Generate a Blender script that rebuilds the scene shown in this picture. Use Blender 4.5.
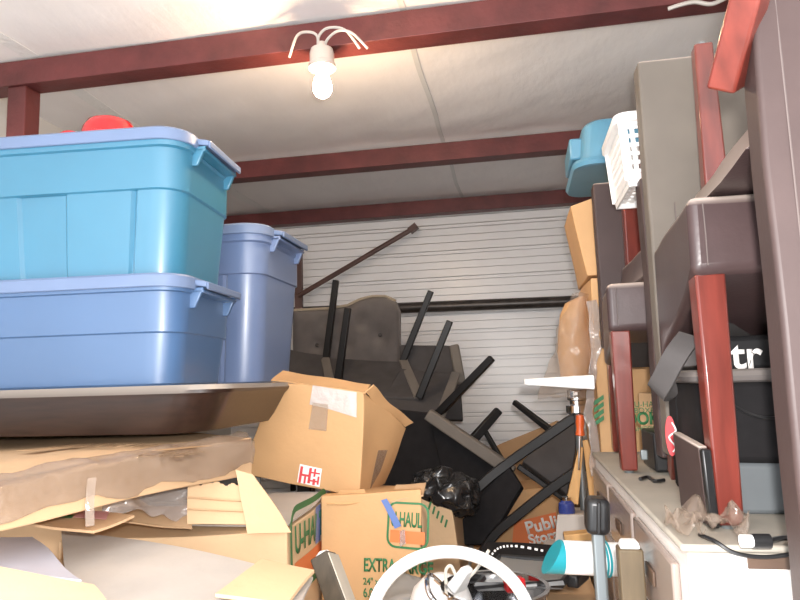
import bpy, bmesh, math, random
from mathutils import Vector, Matrix, noise
from math import sin, cos, pi, radians, tan, sqrt

for o in list(bpy.data.objects):
    bpy.data.objects.remove(o)
S = bpy.context.scene
COL = S.collection
V = Vector

# ------------------------------------------------------------------ camera
FPX, YAW, PITCH, ROLL = 650.0, radians(10.1), radians(7.06), radians(1.7)
EYE = V((0, 0, 1.55))
FW = V((-sin(YAW) * cos(PITCH), cos(YAW) * cos(PITCH), sin(PITCH)))
_R0 = V((cos(YAW), sin(YAW), 0)); _U0 = _R0.cross(FW)
RT = cos(ROLL) * _R0 - sin(ROLL) * _U0
UP = cos(ROLL) * _U0 + sin(ROLL) * _R0
cam = bpy.data.cameras.new('camera'); cam.sensor_width = 36; cam.lens = 36 * FPX / 800
cam.clip_start = 0.02
co = bpy.data.objects.new('camera', cam); COL.objects.link(co)
M = Matrix((RT, UP, -FW)).transposed().to_4x4(); M.translation = EYE
co.matrix_world = M
S.camera = co

# ------------------------------------------------------------------ light and exposure
S.view_settings.view_transform = 'Standard'
S.view_settings.look = 'None'
S.view_settings.gamma = 1
S.view_settings.exposure = 0.36
wd = bpy.data.worlds.new('daylight'); S.world = wd; wd.use_nodes = True
bg = wd.node_tree.nodes['Background']
bg.inputs[0].default_value = (0.93, 0.96, 1.0, 1); bg.inputs[1].default_value = 2.6
fl = bpy.data.lights.new('camera_flash', 'POINT'); fl.energy = 78; fl.shadow_soft_size = 0.02
fl.color = (1.0, 0.96, 0.93)
fo = bpy.data.objects.new('camera_flash', fl); COL.objects.link(fo); fo.location = EYE + RT * 0.03 + UP * 0.06
BULB_STRENGTH = 250

# ------------------------------------------------------------------ helpers
def ray(x, y): return FW + RT * ((x - 400) / FPX) - UP * ((y - 300) / FPX)
def at(x, y, Y):
    d = ray(x, y); return EYE + d * (Y / d.y)
def atx(x, y, X):
    d = ray(x, y); return EYE + d * (X / d.x)
def atz(x, y, Z):
    d = ray(x, y); return EYE + d * ((Z - EYE.z) / d.z)

def finish(name, bm, mat, parent=None, bevel=0, seg=2, sub=0, smooth=0.7, weld=False):
    if weld: bmesh.ops.remove_doubles(bm, verts=bm.verts, dist=1e-4)
    bmesh.ops.recalc_face_normals(bm, faces=bm.faces)
    me = bpy.data.meshes.new(name); bm.to_mesh(me); bm.free()
    o = bpy.data.objects.new(name, me); COL.objects.link(o)
    for m in (mat if isinstance(mat, (list, tuple)) else [mat]): me.materials.append(m)
    if smooth:
        me.polygons.foreach_set('use_smooth', [True] * len(me.polygons))
        me.set_sharp_from_angle(angle=smooth)
    if bevel:
        b = o.modifiers.new('bevel', 'BEVEL'); b.width = bevel; b.segments = seg; b.limit_method = 'ANGLE'; b.angle_limit = 0.6
    if sub:
        s = o.modifiers.new('sub', 'SUBSURF'); s.levels = sub; s.render_levels = sub
    if parent:
        o.parent = parent
        o.matrix_parent_inverse = parent.matrix_basis.inverted()
    return o

def tag(o, label, cat, group=None, kind=None):
    o['label'] = label; o['category'] = cat
    if group: o['group'] = group
    if kind: o['kind'] = kind
    return o
def thing(name, label, cat, loc=(0, 0, 0), group=None):
    o = bpy.data.objects.new(name, None); COL.objects.link(o); o.location = loc; o.empty_display_size = 0.05
    bpy.context.view_layer.update()
    return tag(o, label, cat, group)
def struct(o, label):
    o['kind'] = 'structure'; o['label'] = label; return o

def hexa(bm, b, t):
    vs = [bm.verts.new(p) for p in list(b) + list(t)]
    fs = [(0, 1, 2, 3), (4, 7, 6, 5)] + [(i, 4 + i, 4 + (i + 1) % 4, (i + 1) % 4) for i in range(4)]
    for f in fs: bm.faces.new([vs[i] for i in f])
    return vs
def box(bm, x0, x1, y0, y1, z0, z1):
    return hexa(bm, [(x0, y0, z0), (x1, y0, z0), (x1, y1, z0), (x0, y1, z0)], [(x0, y0, z1), (x1, y0, z1), (x1, y1, z1), (x0, y1, z1)])
def frame_axes(d, hint=None):
    d = d.normalized(); h = V(hint) if hint is not None else (V((0, 0, 1)) if abs(d.z) < 0.9 else V((1, 0, 0)))
    u = d.cross(h).normalized(); v = u.cross(d).normalized(); return u, v
def bar(bm, p0, p1, w0, h0, w1=None, h1=None, hint=None):
    p0, p1 = V(p0), V(p1); w1 = w0 if w1 is None else w1; h1 = h0 if h1 is None else h1
    u, v = frame_axes(p1 - p0, hint)
    q = lambda p, w, h: [p - u * w / 2 - v * h / 2, p + u * w / 2 - v * h / 2, p + u * w / 2 + v * h / 2, p - u * w / 2 + v * h / 2]
    return hexa(bm, q(p0, w0, h0), q(p1, w1, h1))
def slab(bm, quad, t):
    q = [V(p) for p in quad]; n = (q[1] - q[0]).cross(q[3] - q[0]).normalized()
    return hexa(bm, q, [p + n * t for p in q])
def sweep(bm, pts, prof, closed=False, caps=True, hint=None, scale=None):
    pts = [V(p) for p in pts]; n = len(pts); rings = []
    ref = None
    for i, p in enumerate(pts):
        d = (pts[(i + 1) % n] - pts[i - 1]) if closed else (pts[min(i + 1, n - 1)] - pts[max(i - 1, 0)])
        d.normalize()
        if ref is None: u, v = frame_axes(d, hint)
        else:
            u = (ref - d * ref.dot(d)).normalized(); v = d.cross(u) * -1; v = u.cross(d)
        ref = u
        s = scale[i] if scale else 1
        rings.append([bm.verts.new(p + u * a * s + v * b * s) for a, b in prof])
    m = len(prof); R = range(n if closed else n - 1)
    for i in R:
        A, B = rings[i], rings[(i + 1) % n]
        for j in range(m): bm.faces.new((A[j], A[(j + 1) % m], B[(j + 1) % m], B[j]))
    if caps and not closed:
        bm.faces.new(rings[0][::-1]); bm.faces.new(rings[-1])
def circ(r, n=8): return [(r * cos(2 * pi * i / n), r * sin(2 * pi * i / n)) for i in range(n)]
def tube(bm, pts, r, n=8, closed=False): sweep(bm, pts, circ(r, n), closed)
def curve(pts, k=6, closed=False):
    pts = [V(p) for p in pts]; out = []; n = len(pts)
    R = range(n if closed else n - 1)
    for i in R:
        g = (lambda j: pts[j % n]) if closed else (lambda j: pts[max(0, min(n - 1, j))])
        a, b, c, d = g(i - 1), g(i), g(i + 1), g(i + 2)
        for s in range(k):
            t = s / k
            out.append(0.5 * (2 * b + (c - a) * t + (2 * a - 5 * b + 4 * c - d) * t * t + (3 * b - a - 3 * c + d) * t ** 3))
    if not closed: out.append(pts[-1])
    return out
def lathe(bm, prof, origin=(0, 0, 0), axis=(0, 0, 1), n=24):
    o = V(origin); ax = V(axis).normalized(); u, v = frame_axes(ax)
    rings = []
    for r, h in prof:
        if r < 1e-5: rings.append([bm.verts.new(o + ax * h)])
        else: rings.append([bm.verts.new(o + ax * h + (u * cos(2 * pi * i / n) + v * sin(2 * pi * i / n)) * r) for i in range(n)])
    for A, B in zip(rings, rings[1:]):
        for i in range(n):
            j = (i + 1) % n
            if len(A) == 1 and len(B) == 1: continue
            if len(A) == 1: bm.faces.new((A[0], B[j], B[i]))
            elif len(B) == 1: bm.faces.new((A[i], A[j], B[0]))
            else: bm.faces.new((A[i], A[j], B[j], B[i]))
def crump(p, amp, fr=5.0, seed=0.0):
    q = V(p) * fr + V((seed, seed * 1.7, seed * 0.3))
    return V(p) + noise.noise_vector(q) * amp
def sheet(bm, fn, nu, nv, t):
    """two-sided sheet of thickness t; fn(u,v) gives a point"""
    P = [[V(fn(i / nu, j / nv)) for j in range(nv + 1)] for i in range(nu + 1)]
    N = [[None] * (nv + 1) for _ in range(nu + 1)]
    for i in range(nu + 1):
        for j in range(nv + 1):
            a = P[min(i + 1, nu)][j] - P[max(i - 1, 0)][j]; b = P[i][min(j + 1, nv)] - P[i][max(j - 1, 0)]
            n = a.cross(b); N[i][j] = n.normalized() if n.length > 1e-9 else V((0, 0, 1))
    A = [[bm.verts.new(P[i][j]) for j in range(nv + 1)] for i in range(nu + 1)]
    B = [[bm.verts.new(P[i][j] - N[i][j] * t) for j in range(nv + 1)] for i in range(nu + 1)]
    for i in range(nu):
        for j in range(nv):
            bm.faces.new((A[i][j], A[i + 1][j], A[i + 1][j + 1], A[i][j + 1]))
            bm.faces.new((B[i][j], B[i][j + 1], B[i + 1][j + 1], B[i + 1][j]))
    for i in range(nu):
        bm.faces.new((A[i][0], B[i][0], B[i + 1][0], A[i + 1][0])); bm.faces.new((A[i][nv], A[i + 1][nv], B[i + 1][nv], B[i][nv]))
    for j in range(nv):
        bm.faces.new((A[0][j], A[0][j + 1], B[0][j + 1], B[0][j])); bm.faces.new((A[nu][j], B[nu][j], B[nu][j + 1], A[nu][j + 1]))
def closed(bm, fa, fb, nu, nv):
    A = [[bm.verts.new(fa(i / nu, j / nv)) for j in range(nv + 1)] for i in range(nu + 1)]
    B = [[bm.verts.new(fb(i / nu, j / nv)) for j in range(nv + 1)] for i in range(nu + 1)]
    for i in range(nu):
        for j in range(nv):
            bm.faces.new((A[i][j], A[i + 1][j], A[i + 1][j + 1], A[i][j + 1])); bm.faces.new((B[i][j], B[i][j + 1], B[i + 1][j + 1], B[i + 1][j]))
    for i in range(nu):
        bm.faces.new((A[i][0], B[i][0], B[i + 1][0], A[i + 1][0])); bm.faces.new((A[i][nv], A[i + 1][nv], B[i + 1][nv], B[i][nv]))
    for j in range(nv):
        bm.faces.new((A[0][j], A[0][j + 1], B[0][j + 1], B[0][j])); bm.faces.new((A[nu][j], B[nu][j], B[nu][j + 1], A[nu][j + 1]))
def bil(a, b, c, d):
    a, b, c, d = V(a), V(b), V(c), V(d)
    return lambda u, v: (a * (1 - u) + b * u) * (1 - v) + (d * (1 - u) + c * u) * v

# ------------------------------------------------------------------ materials
def mat(name, col, rough=0.5, metal=0, var=0.0, vscale=8, col2=None, bump=0, bscale=30, spec=0.5, alpha=1, coat=0, trans=0, stretch=None, dust=None, emit=None):
    m = bpy.data.materials.new(name); m.use_nodes = True
    nt = m.node_tree; b = nt.nodes['Principled BSDF']; L = nt.links.new
    b.inputs['Roughness'].default_value = rough; b.inputs['Metallic'].default_value = metal
    b.inputs['Specular IOR Level'].default_value = spec
    b.inputs['Coat Weight'].default_value = coat; b.inputs['Coat Roughness'].default_value = 0.15
    b.inputs['Transmission Weight'].default_value = trans
    b.inputs['Alpha'].default_value = alpha
    c = (*col, 1)
    b.inputs['Base Color'].default_value = c
    tc = nt.nodes.new('ShaderNodeTexCoord'); vec = tc.outputs['Object']
    if stretch:
        mp = nt.nodes.new('ShaderNodeMapping'); mp.inputs['Scale'].default_value = stretch; L(vec, mp.inputs[0]); vec = mp.outputs[0]
    out = None
    if var or col2:
        n = nt.nodes.new('ShaderNodeTexNoise'); n.inputs['Scale'].default_value = vscale; n.inputs['Detail'].default_value = 6; L(vec, n.inputs['Vector'])
        r = nt.nodes.new('ShaderNodeValToRGB'); r.color_ramp.elements[0].position = 0.3; r.color_ramp.elements[1].position = 0.7
        r.color_ramp.elements[0].color = c
        r.color_ramp.elements[1].color = (*col2, 1) if col2 else tuple(min(1, k * (1 + var)) for k in col) + (1,)
        if not col2: r.color_ramp.elements[0].color = tuple(k * (1 - var) for k in col) + (1,)
        L(n.outputs['Fac'], r.inputs[0]); out = r.outputs[0]
    if dust:
        g = nt.nodes.new('ShaderNodeNewGeometry'); sx = nt.nodes.new('ShaderNodeSeparateXYZ'); L(g.outputs['Normal'], sx.inputs[0])
        mr = nt.nodes.new('ShaderNodeMapRange'); mr.inputs[1].default_value = 0.15; mr.inputs[2].default_value = 0.8; mr.inputs[4].default_value = dust[3] if len(dust) > 3 else 0.8
        L(sx.outputs['Z'], mr.inputs[0])
        mx = nt.nodes.new('ShaderNodeMix'); mx.data_type = 'RGBA'
        L(mr.outputs[0], mx.inputs[0])
        if out: L(out, mx.inputs[6])
        else: mx.inputs[6].default_value = c
        mx.inputs[7].default_value = (*dust[:3], 1); out = mx.outputs[2]
    if out: L(out, b.inputs['Base Color'])
    if bump:
        n2 = nt.nodes.new('ShaderNodeTexNoise'); n2.inputs['Scale'].default_value = bscale; n2.inputs['Detail'].default_value = 5; L(vec, n2.inputs['Vector'])
        bp = nt.nodes.new('ShaderNodeBump'); bp.inputs['Strength'].default_value = bump; bp.inputs['Distance'].default_value = 0.02
        L(n2.outputs['Fac'], bp.inputs['Height']); L(bp.outputs[0], b.inputs['Normal'])
    if emit:
        b.inputs['Emission Color'].default_value = (*emit[:3], 1); b.inputs['Emission Strength'].default_value = emit[3]
    return m
DUST = (0.50, 0.42, 0.37)
m_ceil = mat('white_vinyl_insulation', (0.86, 0.825, 0.81), 0.45, var=0.04, vscale=2, bump=0.16, bscale=9, stretch=(2.6, 1.2, 1))
m_tape = mat('seam_tape', (0.8, 0.79, 0.77), 0.3, bump=0.3, bscale=30)
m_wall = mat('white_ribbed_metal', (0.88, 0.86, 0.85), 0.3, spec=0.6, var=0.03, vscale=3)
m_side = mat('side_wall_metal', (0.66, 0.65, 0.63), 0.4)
m_floor = mat('concrete', (0.3, 0.29, 0.27), 0.85, var=0.2, vscale=5)
m_steel = mat('red_oxide_steel', (0.115, 0.026, 0.025), 0.5, var=0.3, vscale=9, bump=0.1, bscale=60)
m_rail = mat('dark_rusty_pipe', (0.06, 0.05, 0.045), 0.35, metal=0.3, var=0.3, vscale=20)
m_brace = mat('brown_rod', (0.1, 0.05, 0.04), 0.5, var=0.3)
m_porc = mat('porcelain', (0.50, 0.44, 0.40), 0.3)
m_wire = mat('white_wire', (0.5, 0.46, 0.42), 0.4)
m_bulb = mat('glowing_bulb', (1, 0.9, 0.7), 0.3, emit=(1.0, 0.70, 0.42, BULB_STRENGTH))
m_teal = mat('teal_plastic', (0.042, 0.20, 0.32), 0.36, coat=0.25, spec=0.9, var=0.08, vscale=3)
m_blue = mat('blue_plastic', (0.062, 0.135, 0.275), 0.36, coat=0.25, spec=0.9, var=0.06, vscale=3)
m_peri = mat('periwinkle_plastic', (0.165, 0.23, 0.375), 0.4, var=0.05, vscale=4)
m_perib = mat('pale_blue_plastic', (0.15, 0.215, 0.38), 0.36, coat=0.2, spec=0.9, var=0.05, vscale=3)
m_red = mat('red_plastic', (0.55, 0.015, 0.02), 0.25, coat=0.4)
m_wood = mat('espresso_wood', (0.022, 0.010, 0.007), 0.32, coat=0.15, var=0.35, vscale=10, stretch=(1, 8, 8), dust=(0.45, 0.4, 0.35, 0.9))
m_card = mat('cardboard', (0.60, 0.40, 0.235), 0.75, var=0.10, vscale=4, bump=0.06, bscale=60, spec=0.2)
m_cardo = mat('orange_cardboard', (0.60, 0.36, 0.175), 0.6, var=0.08, vscale=4, bump=0.06, bscale=50, spec=0.25)
m_cardp = mat('pale_cardboard', (0.68, 0.48, 0.29), 0.75, var=0.07, vscale=4, bump=0.06, bscale=50, spec=0.2)
m_cardd = mat('brown_cardboard', (0.42, 0.26, 0.14), 0.75, var=0.08, vscale=4, spec=0.2)
m_cardg = mat('grey_card', (0.50, 0.46, 0.42), 0.6, var=0.1, vscale=5, bump=0.08, bscale=20, spec=0.3)
m_cardw = mat('bluish_white_card', (0.56, 0.57, 0.66), 0.5, var=0.06)
m_print = mat('brown_ink', (0.20, 0.12, 0.06), 0.7)
m_green = mat('green_ink', (0.03, 0.17, 0.06), 0.6)
m_orng = mat('orange_ink', (0.75, 0.2, 0.06), 0.6)
m_bluei = mat('blue_tape', (0.1, 0.17, 0.42), 0.4)
m_whitei = mat('white_ink', (0.88, 0.86, 0.84), 0.5)
m_redi = mat('red_ink', (0.65, 0.06, 0.07), 0.5)
m_pink = mat('pink_ink', (0.6, 0.3, 0.3), 0.5)
m_black = mat('black_fabric', (0.014, 0.013, 0.014), 0.9, var=0.2, vscale=30, spec=0.2)
m_blackp = mat('black_plastic', (0.015, 0.015, 0.016), 0.35)
m_blackm = mat('black_metal', (0.009, 0.008, 0.008), 0.45, spec=0.35)
m_greyf = mat('grey_fabric', (0.14, 0.125, 0.12), 0.9, var=0.12, vscale=12, spec=0.2, dust=(0.35, 0.31, 0.27, 0.3))
m_dgrey = mat('dark_grey_fabric', (0.072, 0.066, 0.065), 0.9, var=0.15, vscale=12, spec=0.2)
m_strip = mat('dusty_frame', (0.16, 0.14, 0.12), 0.8, var=0.1)
m_pipe = mat('pale_piping', (0.42, 0.35, 0.26), 0.8)
m_leath = mat('brown_leather', (0.055, 0.034, 0.034), 0.36, var=0.12, vscale=14, bump=0.03, bscale=150, dust=(*DUST, 0.95))
m_leathd = mat('dusty_brown_leather', (0.060, 0.040, 0.038), 0.5, var=0.12, vscale=9, bump=0.02, bscale=150, spec=.3, dust=(*DUST, 0.95))
m_leatho = mat('grey_dusty_leather', (0.145, 0.125, 0.105), 0.75, var=0.1, vscale=7, dust=(*DUST, 0.95))
m_stitch = mat('stitching', (0.12, 0.095, 0.09), 0.8)
m_mahog = mat('mahogany', (0.145, 0.026, 0.018), 0.28, coat=0.4, var=0.25, vscale=9, stretch=(6, 6, 0.8))
m_cream = mat('cream_lacquer', (0.82, 0.77, 0.73), 0.35, dust=(0.40, 0.37, 0.31, 0.95))
m_ctop = mat('dusty_cabinet_top', (0.36, 0.33, 0.28), 0.7, var=0.12, vscale=8)
m_draw = mat('taupe_drawer', (0.30, 0.24, 0.21), 0.25, coat=0.3, var=0.12, vscale=4)
m_brown = mat('brown_handle', (0.10, 0.06, 0.04), 0.4, var=0.2)
m_white = mat('white_plastic', (0.85, 0.85, 0.84), 0.35)
m_chrome = mat('chrome', (0.75, 0.75, 0.76), 0.12, metal=1)
m_alu = mat('grey_metal', (0.25, 0.28, 0.29), 0.35, metal=0.6)
m_grey = mat('grey_plastic', (0.13, 0.13, 0.13), 0.4, var=0.12, dust=(0.3, 0.29, 0.27, 0.6))
m_greyb = mat('grey_bin', (0.12, 0.135, 0.145), 0.75, var=0.1)
m_lid = mat('lid_blue_plastic', (0.11, 0.29, 0.42), 0.35, var=0.05)
m_pine = mat('pine', (0.62, 0.36, 0.14), 0.6, var=0.15, vscale=6, stretch=(8, 8, 1))
m_post = mat('worn_wood', (0.11, 0.078, 0.042), 0.6, var=0.25, vscale=8, stretch=(8, 8, 1))
m_postd = mat('dark_worn_wood', (0.055, 0.042, 0.028), 0.5, var=0.3, vscale=8, stretch=(8, 8, 1))
m_postg = mat('pale_wood', (0.46, 0.41, 0.34), 0.6, var=0.15)
m_tealc = mat('teal_cap', (0.015, 0.29, 0.35), 0.3, coat=0.3)
m_orange = mat('orange_handle', (0.75, 0.13, 0.03), 0.3)
m_navy = mat('navy_plastic', (0.03, 0.05, 0.22), 0.2, coat=0.5)
m_paper = mat('paper', (0.62, 0.58, 0.5), 0.6)
def plastic_film(name, tint, op):
    m = bpy.data.materials.new(name); m.use_nodes = True; nt = m.node_tree; nt.nodes.clear()
    o = nt.nodes.new('ShaderNodeOutputMaterial'); t = nt.nodes.new('ShaderNodeBsdfTransparent'); p = nt.nodes.new('ShaderNodeBsdfPrincipled')
    t.inputs[0].default_value = (0.93, 0.91, 0.89, 1)
    p.inputs['Base Color'].default_value = (*tint, 1); p.inputs['Roughness'].default_value = 0.12; p.inputs['Specular IOR Level'].default_value = 0.9
    x = nt.nodes.new('ShaderNodeMixShader'); x.inputs[0].default_value = op
    tc = nt.nodes.new('ShaderNodeTexCoord'); n = nt.nodes.new('ShaderNodeTexNoise'); n.inputs['Scale'].default_value = 45; n.inputs['Detail'].default_value = 3
    bp = nt.nodes.new('ShaderNodeBump'); bp.inputs['Strength'].default_value = 0.5; bp.inputs['Distance'].default_value = 0.01
    nt.links.new(tc.outputs['Object'], n.inputs['Vector']); nt.links.new(n.outputs['Fac'], bp.inputs['Height']); nt.links.new(bp.outputs[0], p.inputs['Normal'])
    nt.links.new(t.outputs[0], x.inputs[1]); nt.links.new(p.outputs[0], x.inputs[2]); nt.links.new(x.outputs[0], o.inputs[0])
    return m
m_film = plastic_film('clear_film', (0.55, 0.5, 0.47), 0.35)
m_filmt = plastic_film('packing_tape', (0.62, 0.5, 0.38), 0.3)
m_filmd = plastic_film('brownish_film', (0.36, 0.28, 0.22), 0.35)
m_filmp = plastic_film('parcel_film', (0.5, 0.42, 0.36), 0.16)
m_shine = plastic_film('shine_tinted_tape', (0.85, 0.78, 0.74), 0.55)  # whitish tint puts the white highlight into the tape's colour
m_scrap = plastic_film('thin_scrap', (0.34, 0.27, 0.22), 0.22)

# ------------------------------------------------------------------ setting
XL, XR, YB, YF = -2.0, 1.0, 4.36, -0.6
ZP, ZC = 2.65, 2.742
bm = bmesh.new(); box(bm, XL - .05, XR + .05, YF, YB + .1, -0.08, 0); struct(finish('floor', bm, m_floor), 'grey concrete floor under the piled goods')
def ceil_pt(u, v):
    x = XL - .05 + u * 3.1; y = YF + v * (YB + .06 - YF)
    k = 1.12; ph = ((y - 2.0) / k) % 1.0
    z = ZC - 0.018 * sin(pi * ph) + noise.noise(V((x * 2.2, y * 1.6, 0))) * 0.008 + noise.noise(V((x * 5 + y * 6, y * 3 - x * 2, 4))) * 0.004
    return (x, y, z + 0.012)
bm = bmesh.new(); sheet(bm, ceil_pt, 120, 150, -0.03); ceil = struct(finish('ceiling', bm, m_ceil, smooth=3), 'white vinyl faced insulation stretched over the purlins')
for nm, x, w in (('seam', -0.315, 0.02), ('seam', -1.68, 0.06)):
    bm = bmesh.new()
    sheet(bm, lambda u, v: (x + (u - .5) * w + 0.004 * sin(v * 40), YF + v * (YB - YF), V(ceil_pt((x - XL + .05) / 3.1, v * (YB - YF) / (YB + .06 - YF))).z - 0.003), 2, 120, -0.002)
    finish('seam_tape', bm, m_tape if w > .03 else m_side, ceil)
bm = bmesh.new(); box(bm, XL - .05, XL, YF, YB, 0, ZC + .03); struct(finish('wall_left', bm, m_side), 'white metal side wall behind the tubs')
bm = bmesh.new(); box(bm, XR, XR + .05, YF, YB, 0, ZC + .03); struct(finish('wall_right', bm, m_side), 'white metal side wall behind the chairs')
# ribbed back wall
bm = bmesh.new(); prof = []
z = 0.035; per = 0.181; prof.append((0, 0))
while z < ZC + .02:
    for dz, dy in ((0, 0), (.001, .03), (.008, .03), (.009, .006), (.024, .006), (.025, .03), (.032, .03), (.033, 0), (.082, 0), (.083, .02), (.087, .02), (.088, 0), (.132, 0), (.133, .02), (.137, .02), (.138, 0)):
        if z + dz < ZC + .03: prof.append((z + dz, dy))
    z += per
A = [bm.verts.new((XL, YB - .02 + dy, zz)) for zz, dy in prof]; B = [bm.verts.new((XR, YB - .02 + dy, zz)) for zz, dy in prof]
for i in range(len(prof) - 1): bm.faces.new((A[i], B[i], B[i + 1], A[i + 1]))
r = bmesh.ops.extrude_face_region(bm, geom=bm.faces[:]); bmesh.ops.translate(bm, verts=[e for e in r['geom'] if isinstance(e, bmesh.types.BMVert)], vec=(0, .05, 0))
struct(finish('wall_back', bm, m_wall, smooth=0.3), 'white horizontally ribbed metal back wall')
# purlins
for i, (yw, lab) in enumerate(((1.955, 'nearest red steel roof purlin carrying the bulb'), (3.17, 'middle red steel roof purlin'), (4.2, 'red steel roof purlin along the back wall'))):
    bm = bmesh.new()
    P = [(0, ZC), (0, ZP), (.085, ZP), (.085, ZP + .022), (.080, ZP + .022), (.080, ZP + .006), (.006, ZP + .006), (.006, ZC)]
    a = [bm.verts.new((XL, yw + p, q)) for p, q in P]; b = [bm.verts.new((XR, yw + p, q)) for p, q in P]
    for k in range(8): bm.faces.new((a[k], a[(k + 1) % 8], b[(k + 1) % 8], b[k]))
    bm.faces.new(a); bm.faces.new(b[::-1])
    struct(finish('trim_%d' % (i + 1), bm, m_steel, bevel=.003), lab)
bm = bmesh.new(); box(bm, -1.775, -1.70, 1.965, 2.04, 0, ZP); struct(finish('trim_4', bm, m_steel, bevel=.004), 'red steel post against the left wall')
bm = bmesh.new(); tube(bm, [(XL, 4.25, 2.043), (XR, 4.25, 2.013)], .036, 12); struct(finish('trim_5', bm, m_rail), 'dark pipe rail running across the back wall')
bm = bmesh.new(); a = at(298, 296, 4.18); b = at(414, 228, 4.18)
tube(bm, [a, b], .017, 8); bar(bm, b + V((-.03, 0, -.02)), b + V((.02, 0, .015)), .05, .04)
bar(bm, a + V((0, .02, -.5)), a + V((0, .02, .30)), .03, .05)
struct(finish('trim_6', bm, m_brace), 'brown diagonal brace rod fixed to the back wall')

# ------------------------------------------------------------------ bulb
fx = at(322, 60, 1.93)
t = thing('light_fixture', 'glowing bare bulb in a white porcelain holder under the nearest purlin', 'light', fx)
bm = bmesh.new(); lathe(bm, [(0, .058), (.016, .058), (.018, .045), (.024, .04), (.036, .035), (.040, .02), (.040, -.012), (.044, -.016), (.044, -.03), (.030, -.034), (.0, -.034)], fx, n=28)
finish('bulb_holder', bm, m_porc, t)
bm = bmesh.new(); lathe(bm, [(0, -.034), (.016, -.036), (.018, -.05), (.026, -.07), (.031, -.09), (.030, -.105), (.022, -.12), (.010, -.128), (0, -.13)], fx, n=24)
finish('bulb', bm, m_bulb, t, smooth=3)
for i, ps in enumerate(([(319, 50), (317, 36), (308, 32), (297, 36), (287, 54)], [(318, 48), (319, 36), (328, 28), (345, 30), (358, 45)], [(325, 50), (327, 40), (338, 31), (352, 33), (366, 45)])):
    bm = bmesh.new(); pts = [at(x, y, 1.93 - .04 * sin(pi * k / 4)) for k, (x, y) in enumerate(ps)]; pts[-1].y = 1.952
    tube(bm, curve(pts), .0045, 6); finish('wire', bm, m_wire, t)
bm = bmesh.new(); pts = curve([at(668, 9, 1.945), at(680, 5, 1.94), (at(695, 2, 1.94)), at(712, 4, 1.945), at(730, -4, 1.945)])
tube(bm, pts, .006, 6); tag(finish('cable', bm, m_wire), 'white cable lying along the nearest purlin at right', 'cable')

# ------------------------------------------------------------------ storage tubs
def rr(x0, x1, y0, y1, r, ns=50, nc=10):
    out = []
    cs = [((x1 - r, y0 + r), -pi / 2), ((x1 - r, y1 - r), 0), ((x0 + r, y1 - r), pi / 2), ((x0 + r, y0 + r), pi)]
    sides = [(-pi / 2, (x0 + r, y0), (x1 - r, y0)), (0, (x1, y0 + r), (x1, y1 - r)), (pi / 2, (x1 - r, y1), (x0 + r, y1)), (pi, (x0, y1 - r), (x0, y0 + r))]
    for k in range(4):
        a, p, q = sides[k]
        for i in range(ns):
            t_ = i / ns; out.append((p[0] + (q[0] - p[0]) * t_, p[1] + (q[1] - p[1]) * t_, cos(a), sin(a), k, t_))
        (cx, cy), a0 = cs[k]
        for i in range(nc):
            an = a0 + pi / 2 * i / nc; out.append((cx + r * cos(an), cy + r * sin(an), cos(an), sin(an), -1, 0))
    return out
def loft(bm, rings, cap0=True, cap1=True):
    R = [[bm.verts.new(p) for p in ring] for ring in rings]; n = len(R[0])
    for A, B in zip(R, R[1:]):
        for i in range(n): bm.faces.new((A[i], A[(i + 1) % n], B[(i + 1) % n], B[i]))
    if cap0: bm.faces.new(R[0][::-1])
    if cap1: bm.faces.new(R[-1])
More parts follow.
